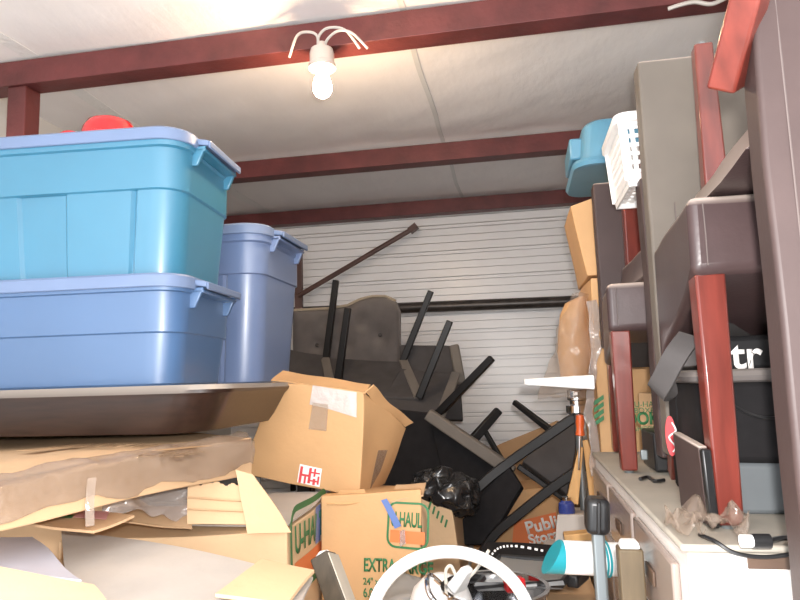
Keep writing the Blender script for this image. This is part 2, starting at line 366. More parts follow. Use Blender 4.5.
def tub(label, x0, x1, y0, y1, z0, z1, mb, ml, ledge=.52, taper=.045, r=.075, group='lidded storage tubs', panels=True, seedname='storage_tub', rz=0):
    t = thing(seedname, label, 'tub', ((x0 + x1) / 2, (y0 + y1) / 2, z0), group)
    H = z1 - z0 - .03; bm = bmesh.new(); rings = []
    def ring(f, z, rec):
        i = taper * (1 - f); pts = []
        for (x, y, nx, ny, k, tt) in rr(x0 + i, x1 - i, y0 + i, y1 - i, r):
            d = 0
            if panels and rec and k in (0, 2):
                d = -.009 if (.16 < tt < .48 or .895 < tt < .92) else 0
            pts.append((x + nx * d, y + ny * d, z))
        return pts
    rings.append(ring(-.35, z0, 1)); rings.append(ring(-.08, z0 + .006, 1)); rings.append(ring(.0, z0 + .025, 1))
    rings.append(ring(ledge, z0 + H * ledge, 1)); rings.append(ring(ledge + .02 + .005 / max(taper, .01), z0 + H * ledge + .004, 0)); rings.append(ring(.92, z0 + H * .935, 0)); rings.append(ring(1.0 + .006 / max(taper, .01), z0 + H * .945, 0)); rings.append(ring(1.0 + .006 / max(taper, .01), z0 + H, 0))
    loft(bm, rings); finish('tub_body', bm, mb, t, smooth=0.35)
    # lid: skirt with a step down to the tub, raised rim, sunk centre
    bm = bmesh.new(); o = .012
    L = lambda d, z, rr_=r: [(x, y, z) for (x, y, *_) in rr(x0 - d, x1 + d, y0 - d, y1 + d, rr_ + d)]
    loft(bm, [L(o, z1 - .036), L(o + .002, z1 - .034), L(o, z1 - .006), L(o - .006, z1), L(-.016, z1), L(-.022, z1 - .008), L(-.03, z1 - .012)])
    finish('lid', bm, ml, t, smooth=0.6)
    for sx in (1, -1):
        xe = x1 if sx > 0 else x0; yc = (y0 + y1) / 2; w = (y1 - y0) * .30
        bm = bmesh.new()
        xs = sorted((xe + sx * .004, xe + sx * .048)); hexa(bm, *[[(xe + sx * a, yc - w + e, z) , (xe + sx * b_, yc - w + e, z - f_), (xe + sx * b_, yc + w - e, z - f_), (xe + sx * a, yc + w - e, z)] for a, b_, z, f_, e in ((.004, .044, z1 - .024, .006, 0), (.004, .044, z1 - .006, .008, 0))])
        q = sorted((xe + sx * .042, xe + sx * .05)); box(bm, q[0], q[1], yc - w, yc + w, z1 - .036, z1 - .015)
        finish('lid_tab', bm, ml, t, bevel=.006)
        bm = bmesh.new()
        for yy in (yc - w, yc + w - .012):
            xa, xb = xe - sx * .01, xe + sx * .036
            hexa(bm, [(xe - sx * .03, yy, z1 - .085), (xe + sx * .012, yy, z1 - .085), (xe + sx * .012, yy + .012, z1 - .085), (xe - sx * .03, yy + .012, z1 - .085)],
                 [(xe - sx * .02, yy, z1 - .03), (xb, yy, z1 - .03), (xb, yy + .012, z1 - .03), (xe - sx * .02, yy + .012, z1 - .03)])
        q = sorted((xe - sx * .01, xe + sx * .036)); box(bm, q[0], q[1], yc - w, yc + w, z1 - .045, z1 - .036)
        finish('handle', bm, mb, t, bevel=.003)
    t.rotation_euler.z = rz
    return t
TT = 1.555
# table
bm = bmesh.new()
def tabring(x1, y0, z, r): return [(x, y, z) for (x, y, *_) in rr(-1.93, x1, y0, 2.75, r)]
loft(bm, [tabring(-.765, 1.445, TT - .115, .10), tabring(-.745, 1.440, TT - .09, .10), tabring(-.712, 1.437, TT - .032, .10), tabring(-.70, 1.435, TT - .020, .10), tabring(-.697, 1.438, TT - .012, .10), tabring(-.705, 1.446, TT, .10)])
t = thing('wooden_table', 'dark brown wooden table with a thick rounded top carrying the blue tubs', 'table', (-1.3, 2.0, .0))
finish('tabletop', bm, m_wood, t, smooth=.35)
for x, y in ((-1.85, 2.62), (-.88, 2.62)):
    bm = bmesh.new(); bar(bm, (x, y, 0), (x, y, TT - .13), .06, .06); finish('leg', bm, m_wood, t, bevel=.006)
tub('blue lidded tub standing on the dark table under the teal tub', -1.47, -.855, 1.49, 1.89, TT, 1.842, m_blue, m_peri, ledge=.52, taper=.02, panels=False, rz=.06)
tub('large teal tub with periwinkle lid stacked on the blue tub', -1.48, -.86, 1.50, 1.90, 1.844, 2.238, m_teal, m_peri, ledge=.62, taper=.022, rz=.07)
tub('tall pale blue tub standing alone behind the stacked tubs', -1.43, -.815, 1.99, 2.42, TT, 2.085, m_perib, m_peri, ledge=.72, taper=.03)
# red thing on lid, sliver carton on tall tub
a = at(105, 124, 1.75)
bm = bmesh.new(); lathe(bm, [(0, .062), (.03, .060), (.06, .046), (.072, .026), (.078, 0), (.084, -.004), (.082, -.02), (.0, -.02)], (-1.12, 1.62, 2.262), n=32)
t = thing('red_bowl', 'glossy red plastic bowl upturned on the teal tub lid', 'bowl', (-1.12, 1.62, 2.245)); finish('bowl_body', bm, m_red, t)
bm = bmesh.new(); sweep(bm, curve([(-1.19, 1.60, 2.262), (-1.22, 1.59, 2.270), (-1.25, 1.59, 2.258)]), [(-.03, -.006), (.03, -.006), (.03, .006), (-.03, .006)]); finish('handle', bm, m_red, t, bevel=.004)
bm = bmesh.new(); box(bm, -1.06, -.94, 2.06, 2.26, 2.086, 2.100); tag(finish('cardboard_pad', bm, m_cardo, bevel=.002), 'thin orange cardboard scrap lying on the tall pale blue tub', 'cardboard')

# ------------------------------------------------------------------ lettering
def lettering(txt, o, xd, up, size, m, parent, name='printed_lettering', bold=.0, depth=.0006, cr=None, spacing=1.0, sy=1.0):
    cu = bpy.data.curves.new('t', 'FONT'); cu.body = txt; cu.size = size; cu.offset = bold; cu.extrude = 0; cu.space_character = spacing
    ob = bpy.data.objects.new('t', cu); COL.objects.link(ob)
    dg = bpy.context.evaluated_depsgraph_get(); me = bpy.data.meshes.new_from_object(ob.evaluated_get(dg))
    bpy.data.objects.remove(ob)
    xd = V(xd).normalized(); n = xd.cross(V(up)).normalized(); u = n.cross(xd).normalized(); o = V(o)
    bm = bmesh.new(); bm.from_mesh(me)
    bmesh.ops.triangulate(bm, faces=bm.faces[:])
    for v in bm.verts:
        p = o + xd * v.co.x + u * v.co.y * sy
        if cr: p = crump(p, *cr)
        v.co = p + n * .0034
    r = bmesh.ops.extrude_face_region(bm, geom=bm.faces[:]); bmesh.ops.translate(bm, verts=[e for e in r['geom'] if isinstance(e, bmesh.types.BMVert)], vec=n * depth)
    return finish(name, bm, m, parent, smooth=0)
def decal(quad, m, parent, name, cr=None, n=8, off=.002, t=.0006):
    bm = bmesh.new(); f = bil(*quad); q = [V(p) for p in quad]; nn = (q[1] - q[0]).cross(q[3] - q[0]).normalized()
    g = lambda u, v: (crump(f(u, v), *cr) if cr else f(u, v)) + nn * (off + t)
    sheet(bm, g, n, n, t); return finish(name, bm, m, parent, smooth=0)
def ringdecal(o, xd, up, w, h, th, m, parent, name='printed_border', cr=None):
    xd = V(xd).normalized(); n = xd.cross(V(up)).normalized(); u = n.cross(xd); o = V(o); pts = []
    for (x, y, *_) in rr(0, w, 0, h, min(w, h) * .22, 10, 5):
        p = o + xd * x + u * y; p = crump(p, *cr) if cr else p; pts.append(p + n * .0025)
    bm = bmesh.new(); sweep(bm, pts, [(-th / 2, -.0006), (th / 2, -.0006), (th / 2, .0006), (-th / 2, .0006)], closed=True, hint=n)
    return finish(name, bm, m, parent, smooth=0)

# ------------------------------------------------------------------ cartons
def carton(label, b, t_, m, amp=.006, fr=4.0, seed=0.0, cuts=8, name='cardboard_box', cat='box', group=None, loc=None):
    b = [V(p) for p in b]; t_ = [V(p) for p in t_]
    c = sum(b, V()) / 4
    th = thing(name, label, cat, c, group)
    bm = bmesh.new(); hexa(bm, b, t_)
    bmesh.ops.subdivide_edges(bm, edges=bm.edges[:], cuts=cuts, use_grid_fill=True)
    for v in bm.verts: v.co = crump(v.co, amp, fr, seed)
    finish('box_body', bm, m, th, smooth=.5, bevel=.003)
    return th
def carton_box(label, x0, x1, y0, y1, z0, z1, m, rot=0, **k):
    c = V(((x0 + x1) / 2, (y0 + y1) / 2, 0)); R = Matrix.Rotation(rot, 3, 'Z')
    q = lambda z: [c + R @ (V((x, y, 0)) - c) + V((0, 0, z)) for x, y in ((x0, y0), (x1, y0), (x1, y1), (x0, y1))]
    return carton(label, q(z0), q(z1), m, **k)

# flat taped carton under the table
fb = [atz(-60, 530, 1.41), atz(0, 487, 1.41), atz(70, 466, 1.41), atz(200, 451, 1.41), atz(262, 440, 1.41)]
e0, e1 = V((-.86, .93, 0)), V((-.66, 1.40, 0))
FA, FB = V((-.93, .96, 1.40)), V((-.67, 1.56, 1.425))
t = carton('wide flat taped cardboard box lying under the dark tabletop', [FA + V((-.9, .3, -.11)), FA + V((0, 0, -.09)), FB + V((0, 0, -.09)), FB + V((-.9, .5, -.11))], [FA + V((-.9, .3, 0)), FA, FB, FB + V((-.9, .5, -.01))], m_card, amp=.010, fr=4, seed=2)
cr = (.008, 4, 2)
top = lambda p: V((p.x, p.y, 1.416))
for txt, px, py, s in (('HANDLE WITH', 50, 449, .045), ('CARE', 130, 459, .045)):
    lettering(txt, top(atz(px, py, 1.416)), (.95, -.05, 0), (.2, 1, 0), s, m_print, t, cr=cr, sy=2.6)
for i, x in enumerate((18, 150)):
    p = top(atz(x, 452, 1.416)); d = V((.35, 1, 0)).normalized(); w = V((.022, 0, 0))
    decal([p, p + w * 2, p + w * 2 + d * .12, p + d * .12], m_cardd, t, 'packing_tape', cr)
bm = bmesh.new()   # torn clear wrap hanging along its front edge
ep = [FA + V((-.2, .06, .008)), FA + V((.004, -.004, .008)), (FA + FB) / 2 + V((.006, 0, .008)), FB + V((.006, 0, .008))]; ec = curve(ep, 8)
def wrapf(u, v):
    i = u * (len(ec) - 1); k = min(int(i), len(ec) - 2); p = ec[k].lerp(ec[k + 1], i - k)
    p = p + V((.012, -.012, 0)) * min(1, v * 4) + V((0, 0, -.10 * v * (.8 + .5 * noise.noise(V((u * 5, 0, 1)))))) + V((-.022, .022, 0)) * max(0, .2 - v) * 5
    return crump(crump(p, .010, 14, 3), .006, 40, 3)
sheet(bm, wrapf, 48, 16, .001); finish('plastic_wrap', bm, m_filmd, t, smooth=3)
bm = bmesh.new(); a, b = at(92, 478, 1.05), at(90, 526, 1.03)
sweep(bm, curve([a, (a + b) / 2 + V((.005, -.01, 0)), b]), [(-.007, -.0008), (.007, -.0008), (.007, .0008), (-.007, .0008)]); finish('tape_tail', bm, m_filmd, t)

# orange carton in the middle
B0, B1, B2, B3 = at(240, 474, 1.92), at(362, 496, 1.86), at(386, 484, 2.10), at(290, 462, 2.25)
T0, T1, T2, T3 = at(272, 380, 1.94), at(364, 392, 1.88), at(406, 428, 2.12), at(316, 380, 2.25)
B0.z = 1.275; B1.z = 1.225
t = carton('orange brown cardboard box with shiny tape leaning on the pile in the middle', [B0, B1, B2, B3], [T0, T1, T2, T3], m_cardo, amp=.014, fr=5, seed=5, cuts=10)
cr = (.014, 5, 5)
F = bil(B0, B1, T1, T0)
decal([F(.46, .80), F(.94, .74), F(.94, .99), F(.46, 1.0)], m_shine, t, 'packing_tape', cr, 12, .003)
decal([F(.49, .56), F(.66, .56), F(.66, .82), F(.49, .82)], m_filmt, t, 'packing_tape', cr, 10, .003)
decal([F(.48, .03), F(.66, .02), F(.66, .20), F(.48, .21)], m_whitei, t, 'shipping_label', cr, 8, .003)
for a, b, c, d in ((.49, .03, .51, .19), (.49, .10, .58, .12), (.53, .03, .545, .10), (.56, .04, .58, .19), (.60, .03, .62, .09), (.60, .11, .615, .19), (.58, .14, .65, .155), (.635, .04, .65, .12), (.56, .06, .64, .075)):
    decal([F(a, b), F(c, b), F(c, d), F(a, d)], m_redi, t, 'label_mark', cr, 5, .0042)
Sd = bil(B1, B2, T2, T1)
decal([Sd(.30, .05), Sd(.55, .25), Sd(.62, .55), Sd(.40, .5)], m_filmd, t, 'torn_tape', cr, 8, .004)
for q, dd, nm in (((T1, T2, .0), V((.025, .01, .02)), 'flap'), ((T0, T1, 0), V((0, .09, .03)), 'flap')):
    p0, p1 = q[0], q[1]; bm = bmesh.new(); f = bil(p0, p1, p1 + dd + V((0, 0, -.01)), p0 + dd)
    sheet(bm, lambda u, v: crump(f(u, v), .016, 7, 5), 12, 5, .004); finish(nm, bm, m_cardo, t, smooth=.6)

# extra-large moving carton
def uhaul(o, xd, up, w, parent, cr=None, ar=.62):
    h = w * ar; xd = V(xd).normalized(); n = xd.cross(V(up)).normalized(); u = n.cross(xd)
    ringdecal(o, xd, up, w, h, w * .05, m_green, parent, cr=cr)
    lettering('U-HAUL', V(o) + xd * w * .07 + u * h * .48, xd, up, w * .225, m_green, parent, bold=w * .005, cr=cr, spacing=.95, sy=1.25 * ar / .62)
    decal([V(o) + xd * w * .07 + u * h * .1, V(o) + xd * w * .93 + u * h * .1, V(o) + xd * w * .93 + u * h * .38, V(o) + xd * w * .07 + u * h * .38], m_orng, parent, 'printed_band', cr, 8, .002)
P0, P1 = V((-.565, 1.80, 0)), V((-.275, 1.78, 0)); P2, P3 = V((-.345, 2.2, 0)), V((-.60, 2.22, 0)); Z = lambda p, z: V((p.x, p.y, z))
t = carton('tall tan extra-large moving box with green print under the orange box', [Z(P0, .62), Z(P1, .62), Z(P2, .62), Z(P3, .62)], [Z(P0, 1.235), Z(P1, 1.262), Z(P2, 1.20), Z(P3, 1.20)], m_cardo, amp=.012, fr=5, seed=9, cuts=12)
cr = (.012, 5, 9); xd = P1 - P0
lettering('EXTRA-LARGE', at(364, 570, 1.792), xd, (0, 0, 1), .031, m_green, t, bold=.0008, cr=cr, sy=1.6)
lettering('24" x 18" x 24"', at(364, 584, 1.792), xd, (0, 0, 1), .022, m_green, t, bold=.0004, cr=cr, sy=1.2)
lettering('6.0 CU. FT.', at(364, 597, 1.792), xd, (0, 0, 1), .025, m_green, t, bold=.0004, cr=cr, sy=1.4)
uhaul(at(388, 545, 1.788), xd, (0, 0, 1), .115, t, cr=cr, ar=1.0)
decal([at(395, 527, 1.782), at(402, 524, 1.782), at(385, 497, 1.782), at(379, 499, 1.782)], m_bluei, t, 'blue_tape', cr, 6, .005)
decal([at(402, 545, 1.782), at(408, 541, 1.782), at(406, 527, 1.782), at(401, 529, 1.782)], m_film, t, 'packing_tape', cr, 6, .006)
bm = bmesh.new(); f = bil(at(327, 503, 1.80), at(372, 499, 1.80), at(366, 487, 1.83), at(340, 491, 1.84)); sheet(bm, lambda u, v: crump(f(u, v), .02, 9, 1), 10, 6, .004); finish('flap', bm, m_cardo, t, smooth=.6)
bm = bmesh.new(); f = bil(at(392, 500, 1.79), at(424, 492, 1.79), at(426, 484, 1.9), at(396, 486, 1.9)); sheet(bm, lambda u, v: crump(f(u, v), .012, 9, 2), 10, 6, .004); finish('flap', bm, m_card, t, smooth=.6)

# carton with the torn open flaps, in front of it
Q0, Q1, Q2, Q3 = V((-1.12, 1.46, 0)), V((-.565, 1.53, 0)), V((-.575, 1.90, 0)), V((-1.10, 1.9, 0))
t = carton('pale moving box with torn open flaps and green print on its side', [Z(Q0, .72), Z(Q1, .72), Z(Q2, .72), Z(Q3, .72)], [Z(Q0, 1.19), Z(Q1, 1.20), Z(Q2, 1.215), Z(Q3, 1.20)], m_cardp, amp=.008, fr=4, seed=11, cuts=8)
cr = (.008, 4, 11); sx = Q2 - Q1
uhaul(Z(Q1, 1.035) + sx * .07, sx, (0, 0, 1), .33, t, cr=cr)
bm = bmesh.new(); f = bil(at(188, 524, 1.47), at(247, 524, 1.49), at(246, 487, 1.50), at(188, 481, 1.48))
def tornf(u, v):
    p = f(u, v); p.z += .010 * round(3 * noise.noise(V((u * 7, 0, 0)))) * max(0, v - .6) + .002 * sin(v * 30) * 0; return crump(p, .005, 8, 4)
sheet(bm, tornf, 40, 6, .004); fl1 = finish('flap', bm, m_cardp, t, smooth=.6)
for vv in (.35, .62):
    bm = bmesh.new(); tube(bm, [f(u / 10, vv) + V((0, -.004, 0)) for u in range(11)], .0025, 5); finish('crease', bm, m_card, fl1)
bm = bmesh.new(); f = bil(at(247, 534, 1.475), at(292, 532, 1.51), at(253, 474, 1.48), at(236, 469, 1.475)); sheet(bm, lambda u, v: crump(f(u, v), .004, 12, 6), 12, 14, .004); finish('flap', bm, m_cardp, t, smooth=.6)
bm = bmesh.new(); f = bil(at(100, 520, 1.47), at(192, 528, 1.47), at(192, 505, 1.55), at(100, 508, 1.55)); sheet(bm, lambda u, v: crump(f(u, v), .01, 6, 7), 14, 6, .004); finish('flap', bm, m_card, t, smooth=.6)
bm = bmesh.new(); f = bil(Z(Q1, 1.208) + V((-.30, .03, 0)), Z(Q1, 1.208) + V((0, .005, 0)), Z(Q2, 1.225) + V((0, .0, 0)), Z(Q2, 1.225) + V((-.32, 0, 0))); sheet(bm, lambda u, v: crump(f(u, v) + V((0, 0, .004)), .008, 4, 11), 10, 8, .004); finish('flap', bm, m_cardg, t, smooth=.6)
decal([Z(Q1, 1.2) + sx * .62 + V((.001, 0, -.08)), Z(Q1, 1.2) + sx * .75 + V((.001, 0, -.08)), Z(Q1, 1.215) + sx * .75, Z(Q1, 1.215) + sx * .62], m_bluei, t, 'blue_tape', cr, 4, .003)
# grey tub lid in the shadow, crumpled film
bm = bmesh.new(); f = bil(at(150, 500, 1.75), at(262, 500, 1.95), at(262, 470, 2.0), at(120, 480, 1.9)); sheet(bm, lambda u, v: crump(f(u, v), .02, 6, 2), 14, 10, .012)
tag(finish('grey_packing_sheet', bm, m_grey, smooth=.6), 'grey packing sheet wedged under the flat taped box', 'packing')
bm = bmesh.new(); f = bil(at(95, 524, 1.36), at(180, 512, 1.50), at(205, 478, 1.55), at(110, 480, 1.40)); sheet(bm, lambda u, v: crump(crump(f(u, v), .05, 7, 2), .02, 20, 1), 36, 30, .001)
tag(finish('plastic_film', bm, m_film, smooth=3), 'crumpled clear plastic film bunched beside the torn open box', 'plastic')

# foreground carton with grey panel
G0, G1, G2, G3 = V((-1.05, .86, 0)), V((-.38, 1.0, 0)), V((-.42, 1.23, 0)), V((-1.3, 1.42, 0))
t = carton('pale cardboard box with a broad grey printed flap in the near left corner', [Z(G0, .70), Z(G1, .70), Z(G2, .70), Z(G3, .70)], [Z(G0, 1.165), Z(G1, 1.165), Z(G2, 1.175), Z(G3, 1.175)], m_cardp, amp=.008, fr=4, seed=14, cuts=8)
bm = bmesh.new(); f = bil(at(70, 604, 1.02), at(296, 622, 1.0), at(312, 580, 1.20), at(60, 534, 1.38)); sheet(bm, lambda u, v: crump(f(u, v) + V((0, 0, .010 + .008 * sin(pi * u) * v)), .010, 4, 14), 20, 14, .005); finish('flap', bm, m_cardg, t, smooth=.6)
bm = bmesh.new(); f = bil(at(-30, 575, 1.0), at(80, 592, 1.02), at(32, 545, 1.25), at(-40, 545, 1.2)); sheet(bm, lambda u, v: crump(f(u, v) + V((0, 0, .02)), .01, 5, 3), 10, 8, .004); finish('flap', bm, m_cardw, t, smooth=.6)
bm = bmesh.new(); f = bil(at(-30, 640, .90), at(140, 640, .9), at(90, 592, 1.0), at(-40, 566, 1.0)); sheet(bm, lambda u, v: crump(f(u, v) + V((0, 0, .01)), .012, 6, 8), 12, 8, .004); finish('flap', bm, m_cardp, t, smooth=.6)
bm = bmesh.new(); f = bil(at(215, 604, 1.03), at(288, 616, 1.02), at(314, 580, 1.19), at(262, 569, 1.24)); sheet(bm, lambda u, v: crump(f(u, v) + V((0, 0, .018)), .006, 6, 3), 10, 8, .006); finish('flap', bm, m_cardp, t, smooth=.6)
bm = bmesh.new(); f = bil(at(20, 535, 1.22), at(93, 547, 1.17), at(133, 530, 1.28), at(60, 520, 1.36))
sheet(bm, lambda u, v: crump(f(u, v) + V((0, 0, .03)), .008, 7, 8), 12, 8, .005)
bm_keep = bm
t2 = thing('cardboard_sheet', 'loose tan cardboard sheet with pink and green print on the grey flap', 'cardboard', f(.5, .5)); finish('sheet_body', bm_keep, m_card, t2, smooth=.6)
cr2 = (.008, 7, 8); up3 = V((0, 0, .03)); ff = lambda u, v: f(u, v) + up3
decal([ff(.45, .55), ff(.85, .60), ff(.70, .95), ff(.35, .9)], m_pink, t2, 'printed_patch', cr2, 6, .003)
decal([ff(.25, .45), ff(.45, .5), ff(.42, .62), ff(.24, .6)], m_green, t2, 'printed_patch', cr2, 6, .003)

# ------------------------------------------------------------------ leather dining chairs on the cabinet
CT = 1.32
def stitch(bm, a, b, n):
    a, b = V(a), V(b)
    for i in range(n):
        p = a.lerp(b, (i + .2) / n); q = a.lerp(b, (i + .8) / n); bar(bm, p, q, .0025, .0025)
def leather_chair(label, loc, inverted=False, w=.46, d=.44, bh=.95, rake=.05, back_m=None, group='brown leather dining chairs stacked on the cabinet', rz=0, tp=.15, su=.37, deep=.13, inset=0, lt=0, rear_out=0, bb=.30, st=.49, left_rear=None):
    """su: underside of the seat; deep: how far it slopes down to the rear; inset: how far the sides lean in below; lt: height of the leg tips"""
    Mx = Matrix.Translation(loc) @ Matrix.Rotation(rz, 4, 'Z') @ (Matrix.Rotation(pi, 4, 'X') if inverted else Matrix.Identity(4))
    if inverted: Mx = Mx @ Matrix.Translation((0, 0, -st))
    t = thing('dining_chair', label, 'chair', loc, group)
    k_ = lambda y: 1 - tp * max(0, min(1, y / d))
    def fin(name, bm, m, par=t, **k):
        bmesh.ops.transform(bm, matrix=Mx, verts=bm.verts); return finish(name, bm, m, par, **k)
    def shape(v, full=True):
        x, y, z = v.co; f = (st - z) / (st - su)
        v.co.z -= deep * (y / d) * max(0, f) ; v.co.x = (x - math.copysign(inset * max(0, f) ** .7, x) * (abs(x) > w * .3)) * k_(y)
    bm = bmesh.new(); box(bm, -w / 2, w / 2, 0, d, su, st)
    bmesh.ops.subdivide_edges(bm, edges=bm.edges[:], cuts=7, use_grid_fill=True)
    for v in bm.verts:
        x, y, z = v.co; k = (1 - (2 * x / w) ** 2) * (1 - (2 * (y / d) - 1) ** 2)
        if z > st - .01: v.co.z += .006 * k
        shape(v); v.co += noise.noise_vector(v.co * 6) * .005
    s = fin('seat', bm, m_leath, bevel=.022, seg=4)
    for x in (-w / 2 + .022, w / 2 - .022):
        bm = bmesh.new(); tube(bm, [(x, -.002, su + .012), (x, -.004, (su + st) / 2), (x, -.002, st - .012)], .0011, 5); fin('stitching', bm, m_stitch, s, smooth=0)
    bm = bmesh.new(); hexa(bm, [(-w / 2 + .05 + inset, .05, su - .005), (w / 2 - .05 - inset, .05, su - .005), ((w / 2 - .05 - inset) * (1 - tp), d - .02, su - deep - .005), ((-w / 2 + .05 + inset) * (1 - tp), d - .02, su - deep - .005)],
        [(-w / 2 + .05 + inset, .05, su + .01), (w / 2 - .05 - inset, .05, su + .01), ((w / 2 - .05 - inset) * (1 - tp), d - .02, su - deep + .02), ((-w / 2 + .05 + inset) * (1 - tp), d - .02, su - deep + .02)]); fin('dust_cover', bm, m_dgrey, bevel=.005)
    wb = w * (1 - tp)
    bm = bmesh.new(); box(bm, -wb / 2, wb / 2, d, d + .06, bb, bh)
    bmesh.ops.subdivide_edges(bm, edges=bm.edges[:], cuts=8, use_grid_fill=True)
    for v in bm.verts:
        v.co += noise.noise_vector(v.co * 5) * .004
    bk = fin('backrest', bm, back_m or m_leathd, bevel=.02, seg=4)
    for x in (-wb / 2 + .028, wb / 2 - .028):
        bm = bmesh.new(); tube(bm, [(x, d + .0605, bb + .02), (x, d + .0605, bh - .02)], .0011, 5); fin('stitching', bm, m_stitch, bk, smooth=0)
    for sx in (-1, 1):
        bm = bmesh.new(); x = sx * (w / 2 - .028 - inset)
        bar(bm, (x, .034, lt), (x, .034, su + .002), .036, .036, .044, .044, hint=(0, 1, 0)); l = fin('leg', bm, m_mahog, bevel=.004)
        bm = bmesh.new(); lathe(bm, [(0, 0), (.012, 0), (.010, -.006), (0, -.006)], (x, .034, lt), n=12); fin('glide', bm, m_alu, l)
        x = sx * (wb / 2 - .03 + rear_out)
        if sx < 0 and left_rear:
            bm = bmesh.new(); bar(bm, left_rear[1], left_rear[0], .034, .036, .036, .040, hint=(0.5, 1, 0)); finish('leg', bm, m_mahog, t, bevel=.004); continue
        bm = bmesh.new(); bar(bm, (x, d + .02 + rake, lt), (x, d + .0, bb + .06), .034, .038, .046, .05, hint=(0, 1, 0)); l = fin('leg', bm, m_mahog, bevel=.004)
    return t
leather_chair('brown leather dining chair standing upright on the near end of the cabinet', V((.495, 1.03, CT + .006)), back_m=m_leatho, bh=.925, bb=.05)
leather_chair('brown leather dining chair upturned on the nearer upright chair, back hanging at the right edge', V((.548, 1.40, 1.822)), True, bh=1.06, rake=.10, d=.57, rz=-.06, tp=.04, su=.395, deep=0, inset=.065, lt=.09, rear_out=.0, bb=.26, left_rear=(at(726, 88, .84), at(800, -190, .655)))
leather_chair('brown leather dining chair standing upright on the far end of the cabinet', V((.445, 1.60, CT + .006)), d=.38, bh=.80, deep=.08, st=.44, su=.325)
leather_chair('brown leather dining chair upturned on the farther upright chair behind the white basket', V((.515, 1.98, 1.772)), True, w=.44, d=.38, bh=.90, tp=.02, su=.40, deep=0, inset=.02, lt=.05, bb=.26)

# ------------------------------------------------------------------ cabinet
t = thing('dresser', 'cream dresser with dusty top and taupe drawers carrying the leather chairs', 'dresser', (.45, 1.5, 0))
x0, x1, y0, y1 = .212, .80, .965, 2.065
bm = bmesh.new(); box(bm, x0, x1, y0, y1, 0.02, CT - .011); finish('carcass', bm, m_cream, t, bevel=.004)
bm = bmesh.new(); box(bm, x0 - .010, x1, y0 - .006, y1, CT - .010, CT); finish('top_panel', bm, m_ctop, t, bevel=.004)
for k, (ya, yb) in enumerate(((1.02, 1.34), (1.37, 1.69), (1.72, 2.04))):
    for z0, z1 in ((CT - .16, CT - .04), (CT - .34, CT - .18), (CT - .56, CT - .36)):
        bm = bmesh.new(); box(bm, x0 - .012, x0, ya, yb, z0, z1); d = finish('drawer', bm, m_draw, t, bevel=.004)
        bm = bmesh.new(); yc = (ya + yb) / 2; box(bm, x0 - .017, x0 - .012, yc - .035, yc + .035, (z0 + z1) / 2 - .012, (z0 + z1) / 2 + .012); finish('handle', bm, m_brown, d, bevel=.004)
bm = bmesh.new(); box(bm, .285, .50, y0 - .004, y0 + .01, CT - .030, CT - .014); finish('recess_strip', bm, m_brown, t)

# things under and around the chairs
bm = bmesh.new(); t = thing('storage_bin', 'grey fabric bin on the dresser between the front chair legs', 'bin', (.52, 1.25, CT))
f = at(735, 462, 1.17)
box(bm, .335, .66, 1.16, 1.42, CT + .001, f.z); bmesh.ops.subdivide_edges(bm, edges=bm.edges[:], cuts=4, use_grid_fill=True)
for v in bm.verts: v.co = crump(v.co, .006, 7, 2)
finish('bin_body', bm, m_greyb, t, bevel=.008)
bm = bmesh.new(); box(bm, .55, .575, 1.148, 1.157, CT + .05, CT + .08); finish('label_tab', bm, m_white, t, bevel=.003)
zt = at(735, 378, 1.17).z
t = thing('tote_bag', 'black tote bag with thick grey rim on the grey fabric bin', 'bag', (.5, 1.25, f.z))
bm = bmesh.new(); box(bm, .30, .66, 1.155, 1.43, f.z + .001, zt); bmesh.ops.subdivide_edges(bm, edges=bm.edges[:], cuts=5, use_grid_fill=True)
for v in bm.verts: v.co = crump(v.co, .008, 7, 4)
finish('bag_body', bm, m_black, t, bevel=.012)
bm = bmesh.new(); tube(bm, [(x, y, zt + .004) for x, y, *_ in rr(.29, .67, 1.145, 1.44, .03, 6, 4)], .011, 8, True); finish('rim', bm, m_greyf, t)
bm = bmesh.new(); pts = curve([at(690, 336, 1.13), at(676, 355, 1.10), at(664, 378, 1.12), at(657, 392, 1.16), at(668, 388, 1.22), at(664, 370, 1.22), at(672, 350, 1.2)])
sweep(bm, pts, [(-.003, -.018), (.003, -.018), (.003, .018), (-.003, .018)], hint=(1, 0, 0)); finish('strap', bm, m_dgrey, t, smooth=.8)
bm = bmesh.new(); pts = curve([at(732, 405, 1.15), at(748, 413, 1.148), at(765, 418, 1.15), at(790, 417, 1.15)]); tube(bm, pts, .003, 6); finish('seam', bm, m_blackp, t)
zs = zt + .012
t = thing('folded_shirt', 'black folded cloth with white lettering on the tote bag', 'cloth', (.5, 1.25, zs))
bm = bmesh.new(); box(bm, .30, .66, 1.18, 1.42, zs, zs + .058); bmesh.ops.subdivide_edges(bm, edges=bm.edges[:], cuts=5, use_grid_fill=True)
for v in bm.verts: v.co = crump(v.co, .005, 7, 4)
finish('cloth_body', bm, m_blackp, t, bevel=.01)
lettering('tr', V((at(731, 370, 1.172).x, 1.170, zs + .004)), (1, 0, 0), (0, 0, 1), .066, m_whitei, t, bold=.0012)
lettering('s\nv', V((at(696, 355, 1.172).x, 1.172, zs + .036)), (1, 0, 0), (0, 0, 1), .025, m_whitei, t, bold=.001)
bm = bmesh.new(); f = bil(at(726, 360, 1.19), at(770, 364, 1.19), at(775, 338, 1.26), at(752, 345, 1.26)); sheet(bm, lambda u, v: crump(f(u, v) + V((0, 0, .012)), .006, 14, 1), 10, 8, .002)
tag(finish('paper_bag', bm, m_paper, smooth=.6), 'crumpled pale paper lying on the lettered black cloth', 'paper')
